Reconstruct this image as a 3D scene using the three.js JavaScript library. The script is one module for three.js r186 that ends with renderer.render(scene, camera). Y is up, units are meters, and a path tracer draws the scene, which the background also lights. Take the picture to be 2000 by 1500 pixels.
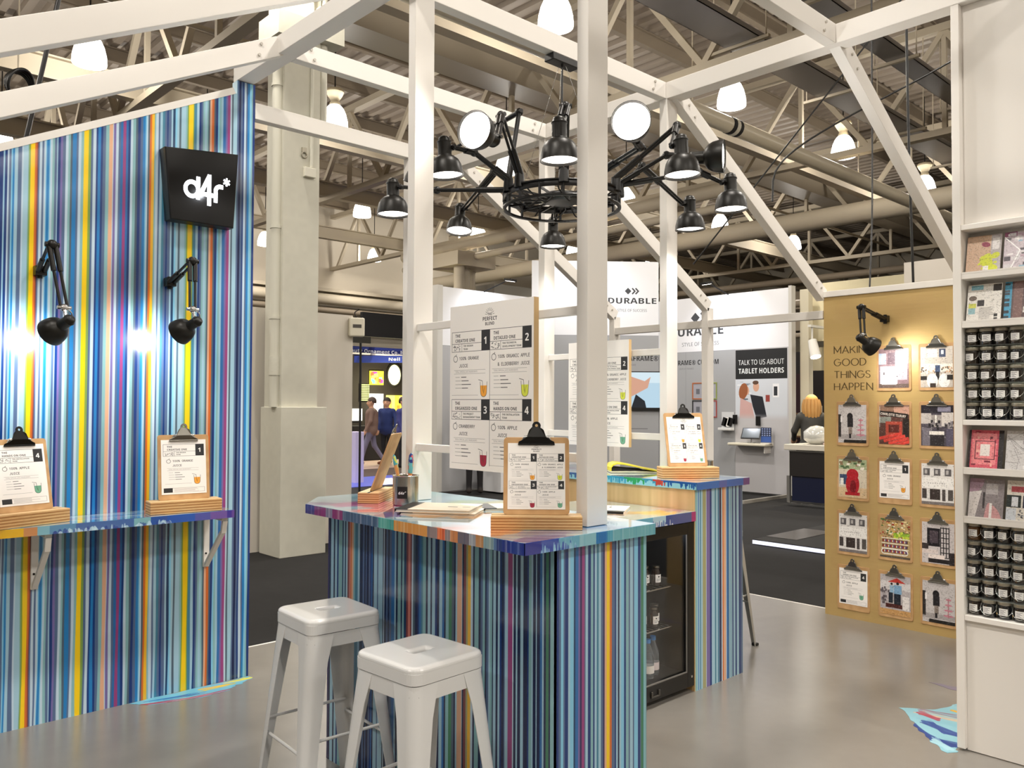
import * as THREE from 'three';
import { mergeGeometries, toCreasedNormals } from 'three/addons/utils/BufferGeometryUtils.js';
import { RoundedBoxGeometry } from 'three/addons/geometries/RoundedBoxGeometry.js';
import { MarchingCubes } from 'three/addons/objects/MarchingCubes.js';

// ---------------------------------------------------------------- camera, exposure
// axes: +x runs along the striped wall, -z runs away from the bar front, y up; metres
const scene = new THREE.Scene();
scene.background = new THREE.Color(0x0b0a09);
const camera = new THREE.PerspectiveCamera(49.72, 4 / 3, 0.05, 200);
camera.position.set(0, 1.55, 0);
camera.rotation.order = 'YXZ';
camera.rotation.set(0.025468, -0.750181, 0.004159);
scene.add(camera);
const renderer = new THREE.WebGLRenderer();
renderer.toneMapping = THREE.LinearToneMapping;
renderer.toneMappingExposure = 1.08;
renderer.shadowMap.enabled = true;
const HALL_CANDELA = 26;                 // one high-bay lamp of the hall
const LAMP_WARM = new THREE.Color(1.0, 0.94, 0.86);
const SPOT_WHITE = new THREE.Color(1.0, 0.97, 0.93);

// ---------------------------------------------------------------- helpers
let seed = 20240601;
const rnd = () => { seed = (seed * 1664525 + 1013904223) >>> 0; return seed / 4294967296; };
const rr = (a, b) => a + (b - a) * rnd();
const V = (x, y, z) => new THREE.Vector3(x, y, z);
const taken = {};
const numbered = (n) => { const k = taken[n] = (taken[n] ?? -1) + 1; return k ? n + '_' + String(k).padStart(3, '0') : n; };
function std(color, roughness = 0.6, metalness = 0, more = {}) {
  return new THREE.MeshPhysicalMaterial({ color, roughness, metalness, ...more });
}
function clean(g) {
  let o = g.index ? g.toNonIndexed() : g;
  for (const k of Object.keys(o.attributes)) if (!['position', 'normal', 'uv', 'color'].includes(k)) o.deleteAttribute(k);
  if (!o.attributes.normal) o.computeVertexNormals();
  if (!o.attributes.uv) o.setAttribute('uv', new THREE.BufferAttribute(new Float32Array(o.attributes.position.count * 2), 2));
  return o;
}
const join = (list) => { const a = list.flat(Infinity).map(clean); return a.length === 1 ? a[0] : mergeGeometries(a); };
function boxUV(g) {                        // uv in metres from the face's own plane
  const o = clean(g), p = o.attributes.position, n = o.attributes.normal, u = o.attributes.uv;
  for (let i = 0; i < p.count; i++) {
    const ax = Math.abs(n.getX(i)), ay = Math.abs(n.getY(i)), az = Math.abs(n.getZ(i));
    if (ax >= ay && ax >= az) u.setXY(i, p.getZ(i), p.getY(i));
    else if (ay >= az) u.setXY(i, p.getX(i), p.getZ(i));
    else u.setXY(i, p.getX(i), p.getY(i));
  }
  return o;
}
const bx = (x0, x1, y0, y1, z0, z1) => boxUV(new THREE.BoxGeometry(x1 - x0, y1 - y0, z1 - z0).translate((x0 + x1) / 2, (y0 + y1) / 2, (z0 + z1) / 2));
const rbx = (x0, x1, y0, y1, z0, z1, r = 0.003, s = 2) => boxUV(new RoundedBoxGeometry(x1 - x0, y1 - y0, z1 - z0, s, r).translate((x0 + x1) / 2, (y0 + y1) / 2, (z0 + z1) / 2));
const cyl = (r0, r1, h, x = 0, y = 0, z = 0, seg = 24) => new THREE.CylinderGeometry(r0, r1, h, seg).translate(x, y, z);
function along(a, b, up = V(0, 1, 0)) {    // matrix whose +z runs from a to b, centred
  const z = b.clone().sub(a), L = z.length(); z.normalize();
  let u = up.clone(); if (Math.abs(u.dot(z)) > 0.98) u = V(1, 0, 0);
  const x = u.cross(z).normalize(), y = z.clone().cross(x);
  return [new THREE.Matrix4().makeBasis(x, y, z).setPosition(a.clone().add(b).multiplyScalar(0.5)), L];
}
function bar(a, b, w, h, up, r = 0) {      // rectangular bar: w across, h along up
  const [m, L] = along(a, b, up);
  return boxUV((r ? new RoundedBoxGeometry(w, h, L, 1, r) : new THREE.BoxGeometry(w, h, L))).applyMatrix4(m);
}
function rod(a, b, r, r2 = r, seg = 10) {
  const [m, L] = along(a, b);
  return new THREE.CylinderGeometry(r2, r, L, seg).rotateX(Math.PI / 2).applyMatrix4(m);
}
const tube = (pts, r, n = 24, seg = 8, closed = false) => new THREE.TubeGeometry(new THREE.CatmullRomCurve3(pts, closed), n, r, seg, closed);
const lathe = (pts, seg = 32) => new THREE.LatheGeometry(pts.map((p) => new THREE.Vector2(p[0], p[1])), seg);
function slab(pts, h, bevel = 0) {         // polygon [x, z] laid flat, thickness h, base at y = 0
  const s = new THREE.Shape(); pts.forEach(([x, z], i) => (i ? s.lineTo(x, -z) : s.moveTo(x, -z)));
  return new THREE.ExtrudeGeometry(s, { depth: h, bevelEnabled: bevel > 0, bevelSize: bevel, bevelThickness: bevel, bevelSegments: 2 }).rotateX(-Math.PI / 2);
}
function obj(name, geoms, material, parent = scene) {
  const m = new THREE.Mesh(Array.isArray(geoms) ? join(geoms) : geoms, material);
  m.name = parent === scene ? numbered(name) : name;
  m.castShadow = m.receiveShadow = true;
  parent.add(m); return m;
}
function tag(o, label, category, group) { o.userData = { label, category }; if (group) o.userData.group = group; return o; }
function thing(name, label, category, pos = [0, 0, 0], turn = 0, group) {
  const o = new THREE.Group(); o.name = numbered(name); scene.add(o);
  o.position.set(...pos); o.rotation.y = turn; return tag(o, label, category, group);
}
function struct(name, geoms, material) { const o = obj(name, geoms, material); o.userData.kind = 'structure'; return o; }
function structGroup(name) { const o = new THREE.Group(); o.name = numbered(name); o.userData.kind = 'structure'; scene.add(o); return o; }
function canvas(w, h, draw, opt = {}) {
  const c = document.createElement('canvas'); c.width = w; c.height = h;
  const x = c.getContext('2d'); draw(x, w, h);
  const t = new THREE.CanvasTexture(c); t.colorSpace = opt.data ? THREE.NoColorSpace : THREE.SRGBColorSpace;
  if (opt.repeat) t.wrapS = t.wrapT = THREE.RepeatWrapping;
  t.magFilter = THREE.LinearFilter; return t;
}
function planarUV(g, fu, fv) {             // uv from world position
  const p = g.attributes.position, u = g.attributes.uv;
  for (let i = 0; i < p.count; i++) { const v = V(p.getX(i), p.getY(i), p.getZ(i)); u.setXY(i, fu(v), fv(v)); }
  return g;
}
function printCard(w, h, t = 0.001) {      // thin upright card, front face +z carries uv 0..1
  const g = clean(new THREE.BoxGeometry(w, h, t));
  const n = g.attributes.normal, u = g.attributes.uv;
  for (let i = 0; i < n.count; i++) if (n.getZ(i) < 0.5) u.setXY(i, 0.003, 0.997);
  return g;
}
const rect = (x, c, a, b, w, h) => { x.fillStyle = c; x.fillRect(a, b, w, h); };
function noiseTex(size, base, amp, scale, opt = {}) {   // soft value noise around a grey or colour
  return canvas(size, size, (x) => {
    const im = x.createImageData(size, size), d = im.data, G = {};
    const val = (i, j, s) => { const k = i + ',' + j + ',' + s; return G[k] ?? (G[k] = rnd()); };
    const sm = (t) => t * t * (3 - 2 * t);
    for (let j = 0; j < size; j++) for (let i = 0; i < size; i++) {
      let v = 0, am = 0.5;
      for (const s of scale) {
        const n = s[0], m = s[1], fx = i / size * n, fy = j / size * m, ix = Math.floor(fx), iy = Math.floor(fy), a = sm(fx - ix), b = sm(fy - iy);
        const q = (p, r) => val(p % n, r % m, n * 1000 + m);
        v += am * ((q(ix, iy) * (1 - a) + q(ix + 1, iy) * a) * (1 - b) + (q(ix, iy + 1) * (1 - a) + q(ix + 1, iy + 1) * a) * b - 0.5); am *= 0.7;
      }
      const k = (j * size + i) * 4;
      for (let c = 0; c < 3; c++) d[k + c] = Math.max(0, Math.min(255, base[c] + v * amp * 2));
      d[k + 3] = 255;
    }
    x.putImageData(im, 0, 0);
  }, { repeat: true, ...opt });
}

// ---------------------------------------------------------------- shared materials
const M = {
  paint: std(0xe6e2dc, 0.5, 0, { specularIntensity: 0.4 }),
  steelWhite: std(0xdcdcdb, 0.24, 0, { clearcoat: 0.6, clearcoatRoughness: 0.12 }),
  black: std(0x0d0c0c, 0.35),
  blackMatt: std(0x11100f, 0.75),
  lampBlack: std(0x15130f, 0.38, 0.3),
  chrome: std(0xcfcfcf, 0.18, 1),
  clipMetal: std(0x8a877f, 0.28, 1),
  clipDark: std(0x1b1a18, 0.25, 0.6),
  hardboard: std(0xa87f4f, 0.7, 0, { map: noiseTex(128, [190, 150, 102], 26, [[16, 16], [48, 48]]) }),
  paper: std(0xf3efe9, 0.85),
  ply: std(0xd9b888, 0.6),
  hallPaint: std(0xb3a894, 0.65),
  hallPaintDark: std(0x7d7160, 0.7),
  hallWall: std(0xd0c7b6, 0.85),
  bolt: std(0xbdb8b0, 0.35, 0.6),
  glassPane: new THREE.MeshPhysicalMaterial({ color: 0xffffff, roughness: 0.02, transmission: 1, thickness: 0, ior: 1.45 }),
  glow: new THREE.MeshStandardMaterial({ color: 0xffffff, emissive: 0xfff6ea, emissiveIntensity: 5, roughness: 0.4 }),
  hallGlow: new THREE.MeshStandardMaterial({ color: 0xffffff, emissive: LAMP_WARM, emissiveIntensity: 7, roughness: 0.4 }),
};
M.hardboard.color.set(0xffffff);
// plywood edge: thin veneer lines
M.plyEdge = std(0xffffff, 0.6, 0, { map: canvas(256, 128, (x, w, h) => {
  rect(x, '#c9975c', 0, 0, w, h);
  for (let i = 0; i < 9; i++) { rect(x, i % 2 ? '#a97440' : '#dcb27a', 0, i * h / 9, w, h / 9 - 3); }
  for (let i = 0; i < 260; i++) { x.globalAlpha = 0.25; rect(x, rnd() < 0.5 ? '#7d4f26' : '#ebcf9e', rnd() * w, rnd() * h, rr(10, 60), 1.2); }
  x.globalAlpha = 1;
}, { repeat: true }) });
M.plyFace = std(0xffffff, 0.55, 0, { map: noiseTex(256, [216, 180, 130], 26, [[3, 40], [6, 90]]) });
M.birch = std(0xffffff, 0.55, 0, { map: noiseTex(256, [205, 172, 122], 20, [[24, 2], [60, 5]]) });

// stripes: one letter for the vinyl's colour, then its width in millimetres
const INK = { n: '#0d3478', d: '#0b1c4a', N: '#123c66', s: '#51698f', S: '#4b6072', l: '#9fc6da', w: '#bcd3e4', c: '#83c6e6', t: '#85b5bc', T: '#3f7f9c',
  B: '#1f7cc0', b: '#2a6cae', y: '#f7cf12', Y: '#f0b92e', o: '#d0692a', k: '#dfae8e', p: '#7468a5', P: '#33265c', m: '#97427f', g: '#7f9f4a', G: '#3d7d5e', R: '#7d3b3f', K: '#cf7f73', O: '#a2a277' };
const STRIPES_WALL = { from: 0.900, to: 2.158, code: 'c2 n10 w7 s9 c6 B8 l14 s16 w7 l20 t3 g7 y19 o9 R5 s6 w11 s8 w8 c4 B12 c4 w9 t10 s10 l5 n11 p10 s13 w12 t10 S9 B18 s9 w13 t12 y22 g11 s10 w15 n8 B14 n9 s14 t16 k18 w4 p11 w13 s10 b12 m15 b11 n11 w12 t14 S11 n13 s12 B13 c6 w7 S9 o10 Y14 t7 w14 s8 l13 T12 s11 n8 s15 l9 N12 c10 l12 S10 l25 t9 g7 y25 g5 T14 l14 n11 s10 t10 l13 t7 S9 k11 o13 S9 n13 c9 t10 l11 b16 p10 m15 w9 S9 l23 s10 d12 s11 n8 w13 s8 B12 c11 t8 n16' };
const STRIPES_BAR = { from: -3.238, to: -1.841, code: 'P9 d13 l23 d11 l17 n12 t30 N10 l10 N10 l13 R14 K10 o8 k14 t12 T22 l15 d22 s13 d10 s7 d16 s11 n9 b8 d9 l24 s8 l33 d5 w7 d11 s14 d9 s15 b21 l10 d12 t21 d9 t12 N15 R12 K15 R8 w10 S13 d17 n9 b13 T10 t19 d12 l17 d9 l19 n12 d13 l18 b12 d9 t18 G17 S13 d9 l9 k26 w3 d8 R13 O10 Y16 w12 d9 t22 d11 s11 t12 d8 s11 l8 t11 d5 l14 d10 l10 n9 d12 s5 l15 m22 w6 d11 l8 d14 l14 d19 n7 t12 l8 d13 l5 d14 b10 l8 d9 G13 d7 t14 l15' };
const STRIPES_BAR_FRONT = { from: 1.914, to: 2.371, code: 'n9 s10 c12 s7 n15 l9 c17 N8 b14 p8 P9 m13 s5 l12 n14 t12 n7 l11 T9 l12 s11 P8 k10 y13 Y4 o10 s16 n7 l9 d8 l9 c16 n10 t15 s7 l16 s7 c21 n12 s5 G15 c3 t12' };
const STRIPES_TIER = { from: 3.830, to: 4.303, code: 't19 l8 b7 l10 T9 l17 O32 w5 p33 n17 l31 T12 l18 T11 s10 d15 w11 o10 k24 w8 b21 T5 l16 T5 l11 n11 l21 n14 l24 n16 s22' };
function stripeTexture(S, h, wobble, lead = 0, tail = 0) {   // lead/tail: metres beyond the listed run, filled with a run of the same colours
  const list = S.code.split(' ').map((t) => [t[0], +t.slice(1) / 1000]);
  const dir = Math.sign(S.to - S.from), fill = (L) => { const o = []; let k = 0; while (L > 0) { const e = list[(k * 7 + 3) % list.length]; o.push([e[0], Math.min(e[1], L)]); L -= e[1]; k++; } return o; };
  const all = [...fill(lead), ...list, ...fill(tail)], W = all.reduce((a, e) => a + e[1], 0);
  const t = canvas(2048, 512, (x, w, hh) => {
    let p = 0; rect(x, INK.n, 0, 0, w, hh);
    const off = (q, y) => { const d = Math.max(0, (y - hh * 0.62) / (hh * 0.38)); return wobble ? d * (Math.sin(q * 37 + y * 0.02) * 5 * Math.max(0, 1 - (q / W) * 1.2) + Math.sin(q * 91 + y * 0.05) * 1.2) : 0; };
    for (const [c, wd] of all) {
      const a = p, b = p + wd; p = b; x.fillStyle = INK[c]; x.beginPath();
      for (let y = 0; y <= hh; y += 16) x.lineTo(a / W * w + off(a, y), y);
      for (let y = hh; y >= 0; y -= 16) x.lineTo(b / W * w + off(b, y) + 0.7, y);
      x.fill();
    }
  });
  return { map: t, from: S.from - dir * lead, to: S.to + dir * tail };
}
function stripeSkin(S, axis, h, wobble, lead, tail) {
  const t = stripeTexture(S, h, wobble, lead, tail);
  const m = std(0xffffff, 0.22, 0, { map: t.map, clearcoat: 0.5, clearcoatRoughness: 0.1 });
  return { m, uv: (g) => planarUV(clean(g), (v) => (v[axis] - t.from) / (t.to - t.from), (v) => v.y / h) };
}

// ================================================================ floors and the hall shell
const floorTex = noiseTex(512, [130, 126, 120], 7, [[4, 4], [12, 12], [90, 90]]);
floorTex.repeat.set(0.25, 0.25);
const standFloor = struct('floor', [bx(-6, 6.13, -0.03, 0, -5.03, 6)], std(0xffffff, 0.28, 0, { map: floorTex, clearcoat: 0.35, clearcoatRoughness: 0.2 }));
struct('trim', [bx(-6, 6.15, -0.03, 0.001, -5.05, -5.03), bx(6.13, 6.15, -0.03, 0.001, -5.03, 6)], std(0xe9e6e0, 0.45));
const carpetTex = noiseTex(256, [13, 11, 10], 7, [[30, 30], [128, 128]]); carpetTex.repeat.set(0.5, 0.5);
struct('floor', [bx(-16, 40, -0.12, -0.03, -32, -5.05), bx(6.15, 40, -0.12, -0.03, -5.05, 15), bx(-16, 6.15, -0.12, -0.03, 6, 15), bx(-16, -6, -0.12, -0.03, -5.05, 6)], std(0xffffff, 0.95, 0, { map: carpetTex }));
{ // corrugated steel deck, ribs along z
  const pts = []; let x = -16; const d = 0.075, y = 8.9;
  while (x < 40) { pts.push([x, y], [x + 0.14, y], [x + 0.18, y + d], [x + 0.3, y + d]); x += 0.34; }
  const g = new THREE.BufferGeometry(), P = [], U = [];
  for (let i = 0; i + 1 < pts.length; i++) {
    const [a, b] = pts[i], [c, e] = pts[i + 1];
    P.push(a, b, -32, c, e, -32, c, e, 15, a, b, -32, c, e, 15, a, b, 15); U.push(a, 0, c, 0, c, 1, a, 0, c, 1, a, 1);
  }
  g.setAttribute('position', new THREE.Float32BufferAttribute(P, 3)); g.setAttribute('uv', new THREE.Float32BufferAttribute(U, 2)); g.computeVertexNormals();
  struct('ceiling', [g, bx(-16, 40, 9.0, 9.12, -32, 15)], std(0x968a7c, 0.5, 0.1, { side: THREE.DoubleSide }));
}
struct('wall_left', [bx(-16.2, -16, -0.12, 9.1, -32, 15)], M.hallWall);
struct('wall_right', [bx(40, 40.2, -0.12, 9.1, -32, 15)], M.hallWall);
struct('wall_front', [bx(-16, 40, -0.12, 9.1, 15, 15.2)], M.hallWall);
struct('wall_back', [bx(-16, 40, 5.75, 9.1, -27.2, -27), bx(-16, 40, -0.12, 5.75, -28, -27.8), bx(-16, 40, 5.7, 5.75, -28, -27)], M.hallWall);

// ---------------------------------------------------------------- roof steel
const TRUSS_X = [-0.8, 4.8, 10.4, 16.0, 21.6, 27.2, 32.8];
TRUSS_X.forEach((x, i) => {
  const label = ['roof truss farthest left, over the striped wall', 'roof truss second from the left, crossing above the bar', 'cream steel roof truss nearest above the chandelier lamps, running to the back wall',
    'cream steel roof truss behind the right-hand lamps of the chandelier', 'cream steel roof truss above the gold clipboard wall', 'far cream roof truss low over the white booths', 'last far roof truss by the end wall'][i];
  const t = thing('roof_truss', label, 'truss', [x, 0, 0], 0, 'roof trusses of the hall');
  obj('chord', [bx(-0.09, 0.09, 6.5, 6.62, -27, 14)], M.hallPaint, t);
  obj('chord', [bx(-0.09, 0.09, 8.42, 8.56, -27, 14)], M.hallPaint, t);
  const dia = bar(V(0, 6.6, 0), V(0, 8.44, 1.4), 0.1, 0.1), dib = bar(V(0, 8.44, 1.4), V(0, 6.6, 2.8), 0.1, 0.1), ver = bx(-0.04, 0.04, 6.6, 8.44, -0.04, 0.04);
  for (let z = -26.6; z < 8; z += 2.8) {
    const a = obj('diagonal', dia, M.hallPaint, t); a.position.z = z;
    const b = obj('diagonal', dib, M.hallPaint, t); b.position.z = z;
    const c = obj('vertical', ver, M.hallPaint, t); c.position.z = z + 1.4;
  }
});
const iBeam = (y, z, h, w, x0 = -16, x1 = 40) => [bx(x0, x1, y, y + 0.03, z - w / 2, z + w / 2), bx(x0, x1, y + h - 0.03, y + h, z - w / 2, z + w / 2), bx(x0, x1, y + 0.03, y + h - 0.03, z - 0.015, z + 0.015)];
[[-3.2, 'steel joist over the near end of the bar'], [-8.8, 'long cream steel joist with bright lower flange behind the chandelier canopy'], [-14.4, 'steel joist passing behind the hall pillar'], [-17.9, 'steel joist seen over the far hall lamps'], [-22.4, 'steel joist closest to the back wall']].forEach(([z, l]) =>
  tag(obj('steel_joist', iBeam(6.62, z, 0.38, 0.2), M.hallPaint), l, 'beam', 'steel joists of the hall roof'));
{ const t = thing('deck_purlins', 'thin purlins carrying the corrugated roof deck', 'purlins');
  for (let z = -26; z < 14; z += 2.0) obj('purlin', iBeam(8.58, z, 0.3, 0.12, -15.98, 39.98), M.hallPaintDark, t); }
{ const t = thing('water_pipe', 'thick cream service pipe with dark banded mark below the right roof trusses', 'pipe');
  obj('pipe', [rod(V(-16, 6.0, -7.2), V(40, 6.0, -7.2), 0.13, 0.13, 20)], std(0xcfc4ae, 0.3), t);
  obj('band', [rod(V(11.35, 6.0, -7.2), V(11.62, 6.0, -7.2), 0.137, 0.137, 20)], M.blackMatt, t);
  obj('band', [rod(V(11.44, 6.0, -7.2), V(11.53, 6.0, -7.2), 0.14, 0.14, 20)], std(0xcfc9b8, 0.5), t);
  for (let x = -12; x < 40; x += 5.6) obj('hanger', [rod(V(x, 6.1, -7.2), V(x, 8.5, -7.2), 0.012)], M.hallPaint, t); }
for (const [z, y, w, l] of [[-6.35, 6.75, 0.55, 'wide perforated cable tray above the right of the chandelier'], [-5.3, 7.0, 0.35, 'narrower cable tray nearest the viewer at upper right']]) {
  const t = thing('cable_tray', l, 'cable tray');
  obj('tray', [bx(-16, 40, y, y + 0.01, z - w / 2, z + w / 2), bx(-16, 40, y, y + 0.08, z - w / 2, z - w / 2 + 0.01), bx(-16, 40, y, y + 0.08, z + w / 2 - 0.01, z + w / 2)], std(0x8f8b8a, 0.4, 0.6), t);
  for (let k = 0; k < 5; k++) obj('cable', [rod(V(-16, y + 0.03, z - w / 2 + 0.06 + k * w / 6), V(40, y + 0.03, z - w / 2 + 0.06 + k * w / 6), 0.02)], k % 2 ? M.blackMatt : std(0x5a5450, 0.7), t);
  for (let x = -12; x < 38; x += 2.8) { obj('cross_arm', [bx(x - 0.03, x + 0.03, y - 0.05, y - 0.005, z - w / 2 - 0.25, z + w / 2 + 0.15)], M.hallPaint, t); obj('hanger', [rod(V(x, y, z - w / 2 - 0.2), V(x, 8.6, z - w / 2 - 0.2), 0.01), rod(V(x, y, z + w / 2 + 0.1), V(x, 8.6, z + w / 2 + 0.1), 0.01)], M.hallPaint, t); }
}
tag(obj('air_duct', [bx(-16, 40, 7.3, 7.75, -11.3, -10.7)], std(0x9d9280, 0.5)), 'rectangular air duct under the roof deck behind the lamps', 'duct');
tag(obj('sprinkler_pipe', [rod(V(-15.95, 7.1, -12.0), V(39.95, 7.1, -12.0), 0.04)], M.hallPaint), 'thin sprinkler pipe under the roof', 'pipe');
for (const [y, r, l] of [[5.35, 0.2, 'fat round duct along the back wall below the dark window band'], [4.55, 0.12, 'pale pipe along the back wall above the grey booth partition'], [4.95, 0.1, 'thin middle pipe along the back wall']])
  tag(obj('wall_pipe', [rod(V(-16, y, -26.4), V(34, y, -26.4), r, r, 16)], y < 5 && y > 4.7 ? M.hallPaintDark : M.hallPaint), l, 'pipe');
tag(obj('back_wall_beam', [bx(-16, 40, 5.6, 5.72, -26.9, -26.2)], M.hallPaint), 'ledge beam under the pale upper back wall', 'beam');
{ // service riser block behind the white booth
  const t = thing('service_riser', 'grey service box with three vertical ducts and overhead pipes behind the white booth', 'ducts', [17.2, 0, -19]);
  for (let k = 0; k < 3; k++) obj('duct', [cyl(0.16, 0.16, 6, -1.9 + k * 0.42, 3.0, 0.3 - k * 0.25, 16)], M.hallPaint, t);
  obj('box', [bx(-0.7, 1.0, 0, 5.2, -0.6, 0.5)], std(0x8e8a80, 0.7), t);
  obj('header', [bx(-2.2, -0.75, 5.6, 6.0, -0.8, 0.6)], M.hallPaint, t);
  for (const [y, r] of [[6.3, 0.16], [5.9, 0.1]]) obj('pipe', [rod(V(-1.5, y, -3), V(-1.5, y, 9), r, r, 14)], M.hallPaint, t);
}
for (const [x0, x1, y, l] of [[27.6, 27.8, 5.2, 'upper duct bank beyond the gold wall'], [24, 24.2, 3.9, 'lower duct bank beyond the gold wall']])
  tag(obj('duct_bank', [bx(x0, x1 + 0.6, y, y + 0.45, -22, -4), rod(V(x0 - 0.3, y + 0.8, -22), V(x0 - 0.3, y + 0.8, -4), 0.12), rod(V(x0 - 0.5, y - 0.2, -22), V(x0 - 0.5, y - 0.2, -4), 0.08)], M.hallPaintDark), l, 'ducts');

tag(obj('round_duct', [rod(V(18.9, 6.05, -26), V(18.9, 6.05, 4), 0.24, 0.24, 20)], M.hallPaint), 'fat round duct running past the far lamps right of the chandelier', 'duct');
// ---------------------------------------------------------------- high-bay lamps on their grid
{
  const dome = lathe([[0.05, 0.44], [0.11, 0.42], [0.16, 0.36], [0.2, 0.27], [0.232, 0.14], [0.24, 0.03], [0.235, 0], [0, 0.0]], 28);
  const cap = lathe([[0, 0.76], [0.06, 0.75], [0.15, 0.72], [0.17, 0.68], [0.16, 0.66], [0.13, 0.6], [0.085, 0.53], [0.08, 0.5], [0.1, 0.46], [0.09, 0.43]], 24);
  const capMat = std(0xd8ccb0, 0.45);
  const where = { '3.7,-13.2': 'leftmost hall lamp, half hidden behind the upper white rafter', '7.85,-13.2': 'glowing bell lamp right of the hall pillar', '7.85,-7.6': 'big bell lamp cut by the top edge above the chandelier canopy',
    '12.1,-7.6': 'bell lamp behind the white purlin, right of the tall front post', '16.2,-7.6': 'bell lamp between the two sloping white rafters at upper right', '20.4,-7.6': 'small far bell lamp beside the hanging black cable at right',
    '12.1,-13.2': 'bell lamp seen through the chandelier arms', '16.2,-13.2': 'bell lamp low behind the chandelier, right of the front post', '20.4,-13.2': 'bell lamp just below the rightmost black chandelier shade',
    '12.1,-18.9': 'bell lamp beside the leftmost black chandelier shade', '16.2,-18.9': 'bell lamp under the left side of the chandelier ring', '3.7,-18.9': 'bell lamp at the left edge above the striped wall' };
  for (const x of [-4.6, -0.45, 3.7, 7.85, 12.1, 16.2, 20.4, 24.6]) for (const z of [9.2, 3.6, -2.0, -7.6, -13.2, -18.9, -24.5]) {
    if (x > 21 && z > -10) continue;
    if (z < -20 && (x < 3 || x > 21)) continue;  // back row keeps the grid spacing, added to brighten the back wall
    const key = x + ',' + z;
    const t = thing('high_bay_lamp', where[key] ?? 'white bell lamp of the hall ceiling outside the picture', 'lamp', [x, 6.58, z], 0, 'high-bay lamps of the hall');
    obj('housing', cap, capMat, t); obj('dome', dome, M.hallGlow, t);
    obj('suspension', [rod(V(0, 0.74, 0), V(0, 2.34, 0), 0.012)], M.blackMatt, t);
    const L = new THREE.SpotLight(LAMP_WARM, HALL_CANDELA, 0, 1.38, 0.5); L.position.set(0, -0.04, 0); L.target.position.set(0, -5, 0); L.castShadow = true; L.shadow.radius = 8; t.add(L, L.target);
    const G = new THREE.PointLight(LAMP_WARM, HALL_CANDELA * 0.3); G.position.set(0, 0.2, 0); G.castShadow = true; G.shadow.radius = 8; t.add(G);   // the prismatic dome glows sideways and up
  }
}

// ================================================================ the stand: striped wall
{
  const skin = stripeSkin(STRIPES_WALL, 'x', 3.45, true, 2.9, 0);
  const wall = structGroup('wall_left');
  const topAt = (x) => 2.752 + 0.5 * (x - 0.9);
  const s = new THREE.Shape(); s.moveTo(-2, 0); s.lineTo(2.155, 0); s.lineTo(2.155, 3.4); s.lineTo(2.045, 3.4); s.lineTo(2.045, topAt(2.045)); s.lineTo(-2, topAt(-2)); s.closePath();
  obj('striped_panel', [skin.uv(new THREE.ExtrudeGeometry(s, { depth: 0.06, bevelEnabled: false }).translate(0, 0, -4.57))], skin.m, wall);
  const dy = 0.5 / Math.hypot(1, 0.5);
  obj('cap_rail', [bar(V(-2, topAt(-2) + 0.02, -4.54), V(2.03, topAt(2.03) + 0.02, -4.54), 0.064, 0.036)], M.paint, wall);
}

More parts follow.
